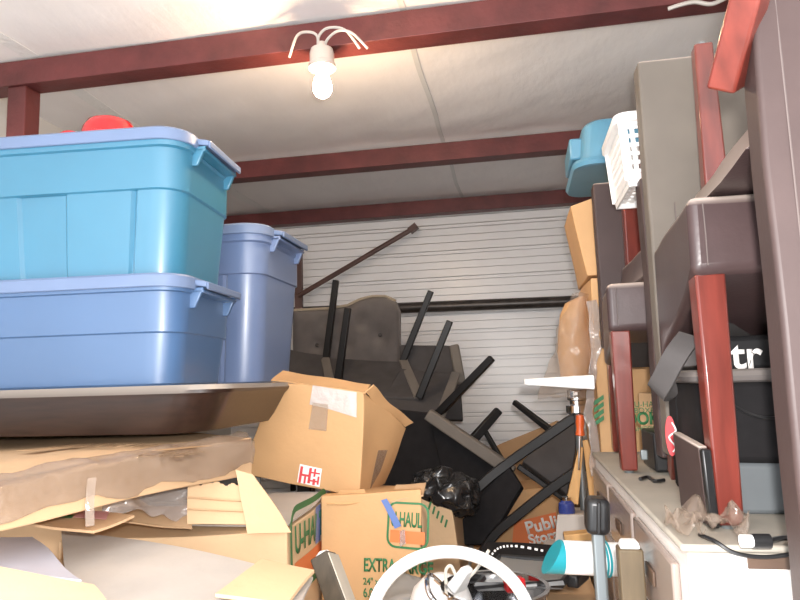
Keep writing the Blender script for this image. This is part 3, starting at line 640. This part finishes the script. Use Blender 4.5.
# black bag with red oval
t = thing('backpack', 'black bag with a red oval emblem behind the black cable box', 'bag', (.36, 1.42, CT))
bm = bmesh.new(); q0 = at(650, 388, 1.40); box(bm, .296, .46, 1.36, 1.43, CT + .002, q0.z); bmesh.ops.subdivide_edges(bm, edges=bm.edges[:], cuts=5, use_grid_fill=True)
for v in bm.verts: v.co = crump(v.co, .01, 8, 6)
finish('bag_body', bm, m_black, t, bevel=.015)
c = at(671, 436, 1.345); c.y = 1.347
bm = bmesh.new(); lathe(bm, [(0, .002), (.038, .002), (.038, 0), (0, 0)], (0, 0, 0), (0, -1, 0), 28); bmesh.ops.transform(bm, matrix=Matrix.Translation(c) @ Matrix.Diagonal((.26, 1, 1.0, 1)), verts=bm.verts); e = finish('emblem', bm, m_redi, t)
bm = bmesh.new(); pts = curve([c + V((.003, -.004, .026)), c + V((.009, -.004, .01)), c + V((-.004, -.004, -.002)), c + V((.006, -.004, -.02)), c + V((.001, -.004, -.03))]); tube(bm, pts, .0016, 6); finish('emblem_mark', bm, m_whitei, e)
# cable box
t = thing('cable_box', 'dusty black electronic box standing on edge against the front chair leg', 'electronics', (.28, 1.1, CT))
a0, a1 = atz(683, 521, CT + .004), atz(701, 532, CT + .004); a0 = V((.258, 1.20, CT + .004)); a1 = V((.262, 1.055, CT + .004))
h = V((-.004, 0, .125)); w = V((.014, .003, .0))
bm = bmesh.new(); hexa(bm, [a1, a1 + w, a0 + w, a0], [a1 + h * .92, a1 + h * .92 + w, a0 + h + w, a0 + h]); b = finish('case', bm, m_leathd, t, bevel=.003)
bm = bmesh.new(); n = V((0, -.006, 0)); hexa(bm, [a1 + n * 3, a1 + n * 3 + w, a1 + w + n * .2, a1 + n * .2], [a1 + n * 3 + h * .9, a1 + n * 3 + h * .9 + w, a1 + n * .2 + h * .9 + w, a1 + n * .2 + h * .9]); finish('front_panel', bm, m_blackp, t, bevel=.003)
# small cartons and case further back
t = carton_box('small moving box with green lettering on the dresser behind the chair legs', .33, .60, 1.79, 1.95, CT + .003, at(640, 394, 1.79).z, m_cardp, amp=.002, seed=3, cuts=4)
lettering('U-HAUL', at(634, 407, 1.786), (1, 0, 0), (0, 0, 1), .020, m_green, t)
lettering('BOXES', at(634, 413, 1.786), (1, 0, 0), (0, 0, 1), .019, m_green, t)
lettering('BOOK', at(617, 424.5, 1.786), (1, 0, 0), (0, 0, 1), .036, m_green, t, bold=.0012, sy=1.2)
lettering('SHIPPING', at(634, 431, 1.786), (1, 0, 0), (0, 0, 1), .017, m_green, t)
t = thing('black_case', 'small black case with a metal latch on the dresser below the lettered box', 'case', (.36, 1.68, CT))
bm = bmesh.new(); box(bm, .30, .56, 1.62, 1.775, CT + .002, at(645, 433, 1.62).z); finish('case_body', bm, m_blackp, t, bevel=.006)
bm = bmesh.new(); c = at(645, 454, 1.618); box(bm, c.x - .010, c.x + .006, 1.614, 1.622, c.z - .014, c.z + .01); finish('latch', bm, m_alu, t, bevel=.003)
# scraps and leads on the dresser front edge
for i, (px, py, w, h, lab) in enumerate(((683, 533, .045, .04, 'crumpled brownish plastic scrap at the dresser corner below the cable box'), (720, 530, .07, .05, 'crumpled clear plastic scrap on the dresser in front of the leg'))):
    c = atz(px, py + 6, CT + .004); bm = bmesh.new()
    def scrap(u, v, c=c, w=w, h=h, i=i):
        p = c + V(((u - .5) * w, (v - .5) * w * .9, .012 + .035 * max(0, noise.noise(V((u * 3, v * 3, i * 5.0))) + .3)))
        p = crump(p, .012, 30, i); p.z = max(p.z, CT + .003); return p
    sheet(bm, scrap, 18, 18, .001); tag(finish('plastic_scrap', bm, m_scrap, smooth=3), lab, 'plastic')
t = thing('cable', 'black lead with grey plug lying along the dresser front edge', 'cable', atz(760, 540, CT))
bm = bmesh.new(); a, b = atz(752, 541, CT + .012), atz(770, 541, CT + .012); lathe(bm, [(0, 0), (.009, 0), (.009, (b - a).length), (0, (b - a).length)], a, b - a, 14); finish('plug', bm, m_blackp, t)
bm = bmesh.new(); lathe(bm, [(0, -.014), (.008, -.014), (.008, 0), (0, 0)], a, b - a, 14); finish('collar', bm, m_white, t)
bm = bmesh.new(); tube(bm, curve([b, atz(785, 538, CT + .008), atz(810, 540, CT + .006)]), .0035, 6); finish('lead', bm, m_blackp, t)
bm = bmesh.new(); pts = [at(700, 538, 1.0), at(715, 545, .965), at(735, 553, .955), at(765, 557, .955), at(800, 553, .955)]
for p in pts[:2]: p.z = CT + .004
tube(bm, curve(pts), .0028, 6); tag(finish('thin_cord', bm, m_blackp), 'thin dark cord hanging over the cream dresser front', 'cord')
t = thing('cord_loop', 'short black lead curled on the dresser beside the far chair leg', 'cord', atz(645, 480, CT))
bm = bmesh.new(); pts = curve([atz(640, 479, CT + .005), atz(648, 477, CT + .005), atz(655, 481, CT + .005), atz(664, 480, CT + .005)]); tube(bm, pts, .004, 6); finish('lead', bm, m_blackp, t)

# ------------------------------------------------------------------ things behind / above the far chairs
t = carton('tall tan moving box standing behind the dresser under the upper box', [V((.235, 2.14, .0)), V((.62, 2.14, .0)), V((.62, 2.55, .0)), V((.235, 2.55, .0))], [V((.24, 2.14, 1.86)), V((.62, 2.14, 1.86)), V((.62, 2.55, 1.86)), V((.24, 2.55, 1.86))], m_cardo, amp=.006, seed=21)
for k in range(4):
    p = at(594, 405 + 7 * k, 2.132); decal([p, p + V((.03, 0, .02)), p + V((.03, 0, .034)), p + V((0, 0, .014))], m_green, t, 'printed_mark', (.006, 4, 21), 3, .003)
t = carton('orange tan box leaning on top of the tall moving box', [V((.235, 2.15, 1.87)), V((.60, 2.15, 1.87)), V((.60, 2.5, 1.87)), V((.235, 2.5, 1.87))], [V((.195, 2.15, 2.10)), V((.60, 2.15, 2.222)), V((.60, 2.5, 2.222)), V((.20, 2.5, 2.12))], m_cardo, amp=.005, seed=22)
# upturned blue bin
t = thing('storage_bin', 'upturned light blue plastic bin on top of the boxes under the purlin', 'bin', (.43, 2.3, 2.222))
bm = bmesh.new(); rg = lambda d, z: [(x, y, z) for (x, y, *_) in rr(.225 + d, .66 - d, 2.12 + d, 2.5 - d, .06)]
loft(bm, [rg(.0, 2.225), rg(.0, 2.25), rg(.014, 2.252), rg(.026, 2.375), rg(.036, 2.39), rg(.06, 2.395)]); finish('bin_body', bm, m_lid, t, smooth=.6)
bm = bmesh.new(); box(bm, .208, .258, 2.2, 2.42, 2.275, 2.35); finish('handle', bm, m_lid, t, bevel=.008)
bm = bmesh.new(); tube(bm, [V(p) for p in rg(-.004, 2.238)], .014, 6, True); finish('rim', bm, m_lid, t)
# white basket
def basket(label, x0, x1, y0, y1, z0, z1, tp, nx, nz):
    t = thing('laundry_basket', label, 'basket', ((x0 + x1) / 2, (y0 + y1) / 2, z0))
    def wall(a, b, c, d, n, m_, nm):   # a,b bottom; d,c top
        bm = bmesh.new(); f = bil(a, b, c, d); nn = (V(b) - V(a)).cross(V(d) - V(a)).normalized()
        for i in range(n + 1): bar(bm, f(i / n, 0), f(i / n, 1), .010 if 0 < i < n else .02, .004, hint=nn)
        for j in range(m_ + 1): bar(bm, f(0, j / m_), f(1, j / m_), .009 if 0 < j < m_ else .03, .005, hint=nn)
        return finish(nm, bm, m_white, t, smooth=0)
    b = [(x0 + tp, y0 + tp, z0), (x1 - tp, y0 + tp, z0), (x1 - tp, y1 - tp, z0), (x0 + tp, y1 - tp, z0)]; q = [(x0, y0, z1), (x1, y0, z1), (x1, y1, z1), (x0, y1, z1)]
    for i in range(4): wall(b[i], b[(i + 1) % 4], q[(i + 1) % 4], q[i], nx, nz, 'lattice_wall')
    bm = bmesh.new(); f = bil(*b)
    for i in range(nx + 1): bar(bm, f(i / nx, 0), f(i / nx, 1), .010, .004, hint=(0, 0, 1))
    for j in range(nz + 1): bar(bm, f(0, j / nz), f(1, j / nz), .010, .005, hint=(0, 0, 1))
    finish('base', bm, m_white, t, smooth=0)
    bm = bmesh.new(); pr = [(-.012, -.01), (.012, -.01), (.012, .012), (-.012, .012)]
    sweep(bm, [(x, y, z1) for x, y, *_ in rr(x0 - .006, x1 + .006, y0 - .006, y1 + .006, .02, 3, 4)], pr, closed=True, hint=(0, 0, 1)); finish('rim', bm, m_white, t, bevel=.003)
    return t
basket('white lattice plastic laundry basket balanced on the upturned far chair', .272, .56, 1.565, 1.80, 2.006, 2.155, .010, 14, 7)

# wrapped parcel in clear plastic beside the boxes
t = thing('wrapped_parcel', 'brown paper parcel in clear plastic hanging beside the tall moving box', 'parcel', at(572, 380, 2.3))
bm = bmesh.new(); rings = []
for z_, (xl, xr) in ((297, (576, 588)), (301, (567, 591)), (312, (562, 592)), (330, (560, 592)), (350, (559, 593)), (380, (561, 594))):
    a, b = at(xl, z_, 2.28), at(xr, z_, 2.28); c = (a + b) / 2; r_ = (b - a).length / 2
    rings.append([(c.x + r_ * cos(k * pi / 8), c.y + .06 + .06 * sin(k * pi / 8), c.z) for k in range(16)])
loft(bm, rings); [setattr(v, 'co', crump(v.co, .008, 9, 3)) for v in bm.verts]; finish('paper_roll', bm, m_cardo, t, smooth=.8)
def bagf(u, v):
    xl = 568 - 28 * v ** 1.1; x = xl + (594 + 6 * v - xl) * u; y = 294 + v * 104
    p = at(x, y, 2.20 + .05 * (2 * u - 1) ** 2); return crump(crump(p, .022, 8, 2), .010, 28, 4)
bm = bmesh.new(); sheet(bm, bagf, 40, 50, .001); finish('plastic_bag', bm, m_filmp, t, smooth=3)
bm = bmesh.new(); sheet(bm, lambda u, v: crump(at(588 + 9 * u + 3 * sin(v * 8), 300 + 175 * v, 2.12), .012, 20, 7), 8, 60, .001); finish('plastic_tail', bm, m_film, t, smooth=3)
# white shelf board
bm = bmesh.new(); a, b = at(524, 381, 2.12), at(590, 379, 2.08)
hexa(bm, [a + V((0, -.06, -.012)), b + V((0, -.12, -.03)), b + V((0, .10, -.03)), a + V((0, .06, -.012))], [a + V((0, -.06, .006)), b + V((0, -.12, .012)), b + V((0, .10, .012)), a + V((0, .06, .006))])
tag(finish('white_board', bm, m_white, bevel=.004), 'white painted board sticking out from the tall box below the wrapped parcel', 'board')
# chrome fitting, screwdriver, boards
t = thing('chrome_fitting', 'shiny chrome pipe fitting beside the far end of the dresser', 'fitting', at(578, 500, 2.38))
c = at(578, 414, 2.38); bm = bmesh.new(); lathe(bm, [(0, .085), (.030, .085), (.034, .08), (.034, .05), (.026, .046), (.026, .034), (.040, .03), (.040, .006), (.03, 0), (.0, 0)], c, n=24); finish('collar', bm, m_chrome, t)
bm = bmesh.new(); tube(bm, [c, V((c.x, c.y, .6))], .013, 10); finish('stem', bm, m_alu, t)
t = thing('screwdriver', 'orange handled screwdriver standing under the chrome fitting', 'screwdriver', at(580, 450, 2.3))
a, b = at(580, 414, 2.3), at(580, 436, 2.3); bm = bmesh.new(); lathe(bm, [(0, 0), (.014, .004), (.015, .03), (.012, .05), (.016, .07), (.010, (b - a).length), (0, (b - a).length)], a, b - a, 10); finish('handle', bm, m_orange, t)
bm = bmesh.new(); tube(bm, [b, at(579, 470, 2.3)], .004, 8); finish('shaft', bm, m_chrome, t)
for i, (p, q, w, lab) in enumerate((((572, 503), (581, 447), .04, 'upright pine offcut left of the other beside the dresser end'), ((597, 500), (585, 440), .05, 'upright pine offcut right of the other beside the dresser end'))):
    a, b = at(*p, 2.33 + .05 * i), at(*q, 2.33 + .05 * i); bm = bmesh.new(); bar(bm, a, b, w, .02, w * .35, .02, hint=(0, 1, 0)); tag(finish('wood_offcut', bm, m_pine, bevel=.002), lab, 'wood', 'pine offcuts')

# ------------------------------------------------------------------ black upholstered chairs heaped in the middle
GB = 'black framed chairs heaped in the middle'
def leg(t, p, q, w=.030, m=m_blackm, w1=None):
    bm = bmesh.new(); bar(bm, p, q, w, w, w1 or w * .85, w1 or w * .85); return finish('leg', bm, m, t, bevel=.004)
def panel(t, quad, th, m, name, bev=.012, sag=0, n=8):
    bm = bmesh.new(); slab(bm, quad, th); bmesh.ops.subdivide_edges(bm, edges=bm.edges[:], cuts=n, use_grid_fill=True)
    for v in bm.verts: v.co = crump(v.co, .008, 5, 2)
    return finish(name, bm, m, t, bevel=bev, seg=3)
# tufted chair
t = thing('tufted_chair', 'grey tufted upholstered chair with pale piping at the back of the heap', 'chair', at(345, 400, 3.62), GB)
ctr = [(293, 311), (310, 310), (330, 309), (348, 306), (360, 300), (372, 297), (386, 297), (397, 302), (401, 312)]
tuft = [(317, 345), (345, 342), (380, 335), (332, 325), (362, 322)]
def backpt(u, v, dy=0):
    i = u * (len(ctr) - 1); k = min(int(i), len(ctr) - 2); fr_ = i - k
    x = ctr[k][0] + (ctr[k + 1][0] - ctr[k][0]) * fr_; y = ctr[k][1] + (ctr[k + 1][1] - ctr[k][1]) * fr_
    yb = 392; y = y + (yb - y) * v; x = x + (402 - x) * v * .1 * (u > .8)
    d = 0
    for a, b in tuft: d += .035 * math.exp(-((x - a) ** 2 + (y - b) ** 2) / 70)
    bul = .05 * sqrt(max(0, 1 - (2 * u - 1) ** 6)) * sqrt(max(0, 1 - max(0, (.25 - v) / .25) ** 2))
    wing = -.10 * max(0, (u - .62) / .38) ** 1.5
    return at(x, y, 3.62 - bul + d + wing) if not dy else at(x, y + 2, 3.62 + wing + dy)
bm = bmesh.new(); closed(bm, lambda u, v: backpt(u, v), lambda u, v: backpt(u, v, .11), 60, 40); bk = finish('backrest', bm, m_greyf, t, smooth=1)
bm = bmesh.new(); tube(bm, [backpt(k / 30 * .86, .0) + V((0, -.005, .004)) for k in range(31)], .008, 6); finish('piping', bm, m_pipe, bk)
for a, b in tuft[:3]:
    p = at(a, b, 3.585); bm = bmesh.new(); lathe(bm, [(0, .008), (.010, .005), (.012, 0), (0, -.01)], p, (0, -1, .1), 12); finish('button', bm, m_dgrey, bk)
s = [at(296, 392, 3.5), at(402, 392, 3.5)]; bm = bmesh.new(); box(bm, s[0].x, s[1].x, 3.25, 3.62, 1.36, 1.48); finish('seat', bm, m_greyf, t, bevel=.02)
for x in (s[0].x + .05, s[1].x - .05):
    for y in (3.3, 3.58): leg(t, (x, y, 1.36), (x, y, 1.0))
# topmost inverted chair
def inv(label, base, tips, th, back=None, extra=None, m=m_dgrey, strip=True):
    """base: near-left, near-right, far-right, far-left points of the seat underside"""
    nl, nr, fr_, fl_ = base; c = sum(base, V()) / 4
    t = thing('dining_chair', label, 'chair', c, GB)
    panel(t, [nl, nr, fr_, fl_], -th, m, 'seat')
    n = (nr - nl).cross(fl_ - nl).normalized()
    if strip:
        for a, b in ((nr, fr_), (fl_, nl)) if strip is True else ((nr, fr_),):
            bm = bmesh.new(); bar(bm, a + n * .006, b + n * .006, .045, .014, hint=n); finish('seat_rail', bm, m_strip, t, bevel=.003)
    for a, b in tips: leg(t, a, b, .036)
    return t
b = [at(333, 396, 3.05), at(419, 398, 3.05), at(403, 361, 3.36), at(325, 358, 3.36)]
t = inv('upturned black chair on top of the heap with four legs pointing up', b, [(at(336, 396, 3.07), at(348, 308, 3.03)), (b[1], at(450, 321, 3.02)), (b[2], at(431, 291, 3.32)), (at(326, 360, 3.36), at(336, 280, 3.32))], .07)
panel(t, [at(288, 348, 3.30), at(328, 356, 3.36), at(330, 400, 3.1), at(288, 400, 3.06)], .06, m_dgrey, 'backrest')
# second chair
b = [at(376, 410, 2.98), at(440, 418, 2.98), at(456, 374, 3.26), at(400, 368, 3.26)]
t = inv('upturned dark grey chair right of the topmost one with one leg pointing out right', b, [(at(438, 414, 2.99), at(492, 358, 2.90))], .08, strip=1)
panel(t, [at(400, 345, 3.42), at(456, 346, 3.42), at(462, 420, 3.34), at(400, 420, 3.34)], .07, m_dgrey, 'backrest')
bm = bmesh.new(); bar(bm, at(454, 345, 3.36), at(461, 384, 3.33), .035, .05); finish('back_edge', bm, m_strip, t, bevel=.01)
panel(t, [at(372, 412, 2.99), at(440, 418, 3.0), at(448, 500, 2.9), at(386, 520, 2.85)], -.10, m_black, 'side_panel')
# third: big dark panel
t = thing('dining_chair', 'black chair tipped forward with a wide dark panel below the dark grey chair', 'chair', at(470, 460, 2.85), GB)
panel(t, [at(428, 412, 2.86), at(513, 470, 2.80), at(492, 520, 2.78), at(446, 500, 2.82)], .05, m_black, 'seat')
bm = bmesh.new(); bar(bm, at(428, 414, 2.82), at(513, 472, 2.76), .045, .05); finish('seat_rail', bm, m_strip, t, bevel=.006)
leg(t, at(469, 444, 2.9), at(499, 410, 2.95), .040); leg(t, at(505, 466, 2.9), at(485, 431, 2.93), .024)
leg(t, at(465, 440, 2.9), at(515, 470, 2.9), .022)
bm = bmesh.new(); bar(bm, at(455, 484, 2.80), at(474, 498, 2.74), .04, .03); finish('back_edge', bm, m_postg, t, bevel=.004)
# fourth: curved stiles
t = thing('dining_chair', 'black chair lying on its side with long curved back posts above the orange printed box', 'chair', at(500, 500, 2.6), GB)
bm = bmesh.new(); ps = [at(586, 409, 2.55), at(550, 434, 2.56), at(511, 461, 2.57), (at(482, 484, 2.56)), at(461, 508, 2.55), at(447, 535, 2.54), at(438, 562, 2.53)]
sweep(bm, curve(ps), [(-.018, -.015), (.018, -.015), (.018, .015), (-.018, .015)], hint=(0, 1, 0)); finish('back_post', bm, m_blackm, t, bevel=.004, smooth=.5)
bm = bmesh.new(); ps2 = [at(587, 464, 2.50), at(552, 488, 2.50), at(519, 514, 2.50), at(496, 533, 2.50), at(480, 556, 2.50)]
sweep(bm, curve(ps2), [(-.017, -.014), (.017, -.014), (.017, .014), (-.017, .014)], hint=(0, 1, 0)); finish('back_post', bm, m_blackm, t, bevel=.004, smooth=.5)
panel(t, [at(510, 466, 2.60), at(446, 545, 2.58), at(490, 545, 2.54), at(524, 488, 2.56)], .04, m_black, 'backrest')
panel(t, [at(520, 466, 2.72), at(566, 498, 2.68), at(578, 418, 2.78), at(556, 428, 2.80)], .06, m_dgrey, 'seat')
leg(t, at(553, 432, 2.74), at(514, 402, 2.85), .026); leg(t, at(518, 466, 2.6), at(572, 505, 2.6), .022)

# black plastic bag behind
t = thing('rubbish_bag', 'crumpled black plastic bag behind the extra-large box', 'bag', at(445, 500, 2.5))
bm = bmesh.new(); bmesh.ops.create_icosphere(bm, subdivisions=5, radius=1)
c = at(446, 492, 2.42)
for v in bm.verts: v.co = crump(crump(c + V((v.co.x * .12, v.co.y * .14, v.co.z * .075 - v.co.x * .03)), .035, 12, 3), .022, 34, 5)
finish('bag_body', bm, mat('black_film', (.02, .02, .021), .22, spec=.6), t, smooth=3)

# cartons behind the heap
t = carton('brown cardboard box behind the black chairs against the back wall', [at(478, 560, 3.4), at(575, 560, 3.4), at(590, 540, 3.8), at(490, 540, 3.8)], [at(484, 452, 3.4), at(556, 420, 3.4), at(575, 424, 3.8), at(498, 446, 3.8)], m_cardd, amp=.006, seed=31)
a, b, c, d = at(470, 575, 2.95), at(558, 570, 2.95), at(562, 485, 2.98), at(480, 495, 2.98); dv = V((.05, .3, 0))
t = carton('tan box with orange printed band lying behind the fallen chair', [a, b, b + dv, a + dv], [d, c, c + dv, d + dv], m_cardo, amp=.003, seed=33, cuts=5)
f = bil(a, b, c, d)
K = lambda x, y: at(x, y, 2.943)
decal([K(512, 545), K(560, 541), K(556, 512), K(514, 522)], m_orng, t, 'printed_band', None, 4, .002)
xd = K(556, 512) - K(514, 522)
lettering('Public', K(527, 534), xd, (0, 0, 1), .072, m_whitei, t, bold=.002); lettering('Storage', K(530, 545), xd, (0, 0, 1), .06, m_whitei, t, bold=.002)
bm = bmesh.new(); lathe(bm, [(0, .001), (.02, .001), (.02, 0), (0, 0)], K(521, 532), (0, -1, 0), 12); finish('printed_mark', bm, m_peri, t)
t = carton('pale box with faint green print behind the extra-large box', [at(418, 580, 2.3), at(462, 580, 2.3), at(470, 570, 2.6), at(420, 570, 2.6)], [at(420, 498, 2.3), at(452, 510, 2.3), at(462, 512, 2.6), at(424, 500, 2.6)], m_cardp, amp=.008, seed=35)
for k in range(5):
    p = at(428 + 4 * k, 508 + 4.5 * k, 2.292); decal([p, p + V((.006, 0, -.003)), p + V((.014, 0, .022)), p + V((.008, 0, .025))], m_green, t, 'printed_mark', (.008, 4, 35), 2, .002)

# ------------------------------------------------------------------ clutter at the bottom
def ring_pts(c, ax, ay, n=64): return [c + ax * cos(2 * pi * i / n) + ay * sin(2 * pi * i / n) for i in range(n)]
c = at(450, 622, 1.25); ax = V((.147, 0, -.004)); ay = V((0, .075, .105))
bm = bmesh.new(); sweep(bm, ring_pts(c, ax, ay), [(-.011, -.006), (-.007, -.010), (.007, -.010), (.011, -.006), (.011, .006), (.007, .010), (-.007, .010), (-.011, .006)], closed=True, hint=(0, 0, 1))
tag(finish('plastic_hoop', bm, m_white, smooth=.8), 'thick white plastic hoop standing at the bottom of the picture', 'hoop')
# steel pot
c = at(495, 592, 1.55)
t = thing('cooking_pot', 'stainless steel pot with loop handle behind the white hoop', 'pot', c - V((0, 0, .15)))
bm = bmesh.new(); lathe(bm, [(0, -.15), (.10, -.15), (.112, -.14), (.116, -.002), (.123, .0), (.123, .004), (.113, .004), (.108, -.13), (0, -.14)], c + V((0, 0, .01)), n=40); finish('pot_body', bm, m_chrome, t)
bm = bmesh.new(); h = c + V((-.11, -.02, -.01)); tube(bm, curve([h + V((.0, .05, 0)), h + V((-.035, .04, .035)), h + V((-.04, 0, .045)), h + V((-.03, -.04, .02)), h + V((0.01, -.05, -.02))]), .006, 8); finish('handle', bm, m_chrome, t)
# white jug shape
c = at(441, 600, 1.62)
t = thing('white_lamp_shade', 'dull white dome shaped plastic housing inside the white hoop', 'housing', c)
bm = bmesh.new(); lathe(bm, [(.076, -.05), (.082, -.04), (.079, -.01), (.065, .028), (.042, .050), (.016, .06), (0, .062)], c, n=32); finish('dome', bm, m_white, t)
bm = bmesh.new(); bar(bm, at(456, 588, 1.56), at(468, 568, 1.54), .05, .03, .03, .02); finish('spout', bm, m_white, t, bevel=.006)
for q in ([(446, 584), (446, 570), (451, 566), (456, 576)], [(468, 578), (474, 572), (481, 563), (489, 550)]):
    bm = bmesh.new(); tube(bm, curve([at(x, y, 1.55) for x, y in q]), .004, 6); finish('cord', bm, m_paper, t)
# grey tray lid
t = thing('plastic_tray', 'dark grey plastic tray lid behind the steel pot', 'tray', at(520, 580, 1.75))
q = [at(478, 592, 1.60), at(562, 590, 1.62), at(581, 566, 1.82), at(500, 563, 1.86)]
panel(t, q, .014, m_grey, 'tray_body', .004, n=2)
bm = bmesh.new(); tube(bm, [p + V((0, 0, .014)) for p in q], .010, 6, True); finish('rim', bm, m_blackp, t, smooth=0)
bm = bmesh.new(); a = at(572, 582, 1.66); bar(bm, a, at(584, 572, 1.75), .03, .03); finish('latch', bm, m_blackp, t, bevel=.006)
bm = bmesh.new(); a = at(505, 586, 1.60); bar(bm, a, at(524, 583, 1.62), .03, .03); tag(finish('red_clip', bm, m_red, bevel=.006), 'small red plastic clip lying on the grey tray lid', 'clip')
# black zip bag
t = thing('zip_bag', 'black zipped pouch with white stitching left of the teal tipped tube', 'bag', at(520, 562, 1.95))
q = [at(478, 572, 1.86), at(560, 572, 1.86), at(566, 553, 2.0), at(486, 552, 2.05)]
panel(t, q, .025, m_black, 'pouch', .01)
for e in ([(487, 563), (497, 549), (515, 546), (545, 551)], [(508, 568), (530, 564), (553, 561)]):
    pts = curve([at(x, y, 1.84) for x, y in e], 10); bm = bmesh.new()
    for k in range(0, len(pts) - 1, 2): bar(bm, pts[k], pts[k + 1], .005, .005)
    finish('stitching', bm, m_whitei, t, smooth=0)
# tube with teal tip
t = thing('paper_tube', 'white wrapped cylinder with a slanted teal end lying across at the lower right', 'tube', at(590, 560, 1.42))
a, b = at(562, 557, 1.43), at(632, 560, 1.46); d = (b - a).normalized(); L_ = (b - a).length
bm = bmesh.new(); lathe(bm, [(0, 0), (.031, 0), (.033, .003), (.033, L_), (0, L_)], a, d, 28); finish('tube_body', bm, m_white, t)
bm = bmesh.new(); lathe(bm, [(0, .001), (.0335, .001), (.0335, .022), (0, .022)], a - d * .022, d, 28)
for v in bm.verts:
    r_ = (v.co - a); 
    if r_.dot(d) < -.018: v.co -= d * (.002 - .018 * (r_.z / .033))
finish('teal_cap', bm, m_tealc, t)
for s in (.085, .092):
    bm = bmesh.new(); tube(bm, ring_pts(a + d * s, V((0, .0, .0345)), d.cross(V((0, 0, 1))).normalized() * .0345, 24), .0025, 6, True); finish('string', bm, m_tealc, t)
# pole with black block
t = thing('clamp_pole', 'grey metal pole topped by a rounded black block before the dresser', 'pole', at(598, 600, 1.36))
a, b = at(598, 536, 1.36), at(602, 640, 1.36); bm = bmesh.new(); bar(bm, V((a.x, a.y, a.z + .03)), V((a.x, a.y, .6)), .024, .024); finish('pole', bm, m_alu, t, bevel=.005)
bm = bmesh.new(); p, q = at(597, 533, 1.355), at(597, 497, 1.355); bar(bm, p, q, .056, .045); finish('block', bm, m_blackp, t, bevel=.012, seg=4)
bm = bmesh.new(); bar(bm, p + V((0, -.026, .004)), q + V((0, -.026, -.004)), .018, .008); finish('block_rib', bm, m_blackp, t, bevel=.003)
# furniture legs
t = thing('wooden_post', 'upright worn wooden furniture leg with white cap at the lower right', 'post', at(630, 600, 1.2))
a = at(629, 547, 1.2); bm = bmesh.new(); bar(bm, V((a.x, a.y, .6)), a, .040, .040); finish('leg_body', bm, m_post, t, bevel=.003)
bm = bmesh.new(); bar(bm, a, a + V((0, 0, .012)), .034, .034, .026, .026); finish('cap', bm, m_white, t, bevel=.003)
t = thing('wooden_post', 'dark wooden furniture leg with white cap leaning before the extra-large box', 'post', at(335, 600, 1.3))
a, b = at(323, 556, 1.32), at(350, 630, 1.26); bm = bmesh.new(); bar(bm, b + (b - a) * 2.5, a, .040, .044, hint=(0, 1, 0)); finish('leg_body', bm, m_postd, t, bevel=.003)
bm = bmesh.new(); bar(bm, a, a + (a - b).normalized() * .008, .026, .026, .02, .02); finish('cap', bm, m_white, t, bevel=.003)
bm = bmesh.new(); o = V((.020, 0, 0)); bar(bm, b + (b - a) * 2.5 + o, a + o + V((0, 0, .004)), .006, .044, hint=(0, 1, 0)); finish('side_strip', bm, m_postg, t)  # right face of the post made paler than the rest
# items behind the pole
t = carton('low dusty grey box behind the pole with black block', [at(553, 545, 2.25), at(615, 545, 2.25), at(615, 540, 2.5), at(560, 540, 2.5)], [at(556, 514, 2.25), at(615, 514, 2.25), at(615, 508, 2.5), at(562, 508, 2.5)], m_cardg, amp=.008, seed=41, cuts=5)
bm = bmesh.new(); a, b = at(564, 537, 2.05), at(620, 532, 2.05); bar(bm, a, b, .05, .022); tag(finish('wood_strip', bm, m_pine, bevel=.003), 'short pine strip lying flat behind the pole', 'wood')
t = thing('glass_jar', 'small navy blue jar on the dusty grey box', 'jar', at(568, 512, 2.3))
c = at(567, 514, 2.30); bm = bmesh.new(); lathe(bm, [(0, 0), (.026, 0), (.028, .01), (.026, .035), (.016, .045), (0, .045)], c, n=20); finish('jar_body', bm, m_navy, t)
bm = bmesh.new(); lathe(bm, [(0, .045), (.017, .045), (.017, .056), (0, .056)], c, n=16); finish('lid', bm, m_chrome, t)
bm = bmesh.new(); q = [at(530, 556, 2.1), at(580, 548, 2.1), at(640, 548, 2.3), at(548, 540, 2.4)]; f = bil(*q)
sheet(bm, lambda u, v: crump(f(u, v), .01, 5, 2), 10, 8, .005); tag(finish('cardboard_sheet', bm, m_cardg, smooth=.6), 'flat greyish cardboard sheet behind the teal tipped tube', 'cardboard')
bm = bmesh.new(); bmesh.ops.create_icosphere(bm, subdivisions=4, radius=1); c = at(408, 604, 1.75)
for v in bm.verts: v.co = crump(crump(c + V((v.co.x * .09, v.co.y * .09, v.co.z * .07)), .05, 10, 3), .01, 30, 5)
tag(finish('plastic_bag', bm, m_grey, smooth=3), 'crumpled grey plastic bag inside the hoop beside the extra-large box', 'bag')

# ------------------------------------------------------------------ cartons that carry the pile
GS = 'plain cartons at the bottom of the pile'
for lab, a in (('plain carton on the floor carrying the flat taped box', (-1.72, -1.15, 1.92, 2.38, 0, 1.28)), ('plain carton on the floor under the torn open box', (-1.10, -.62, 1.47, 1.9, 0, .715)),
               ('plain carton on the floor under the extra-large box', (-.59, -.10, 1.8, 2.2, 0, .615)), ('plain carton on the floor under the near left box', (-1.0, -.42, .98, 1.3, 0, .695)),
               ('plain carton on the floor under the pot', (-.30, .17, 1.12, 1.72, 0, .93)), ('plain carton on the floor under the tray', (-.08, .17, 1.78, 2.22, 0, .98)),
               ('plain carton on the floor under the chair heap', (-1.1, -.3, 2.72, 3.36, 0, .80)), ('plain carton on the floor under the fallen chair', (-.45, .18, 2.42, 2.86, 0, .66)), ('plain carton on the floor under the brown box at the back', (-.2, .35, 3.42, 3.8, 0, at(520, 562, 3.4).z)), ('plain carton on the floor under the orange printed box', (-.2, .2, 2.98, 3.28, 0, at(510, 573, 2.95).z))):
    carton_box(lab, *a, m_card, amp=.004, cuts=3, group=GS)
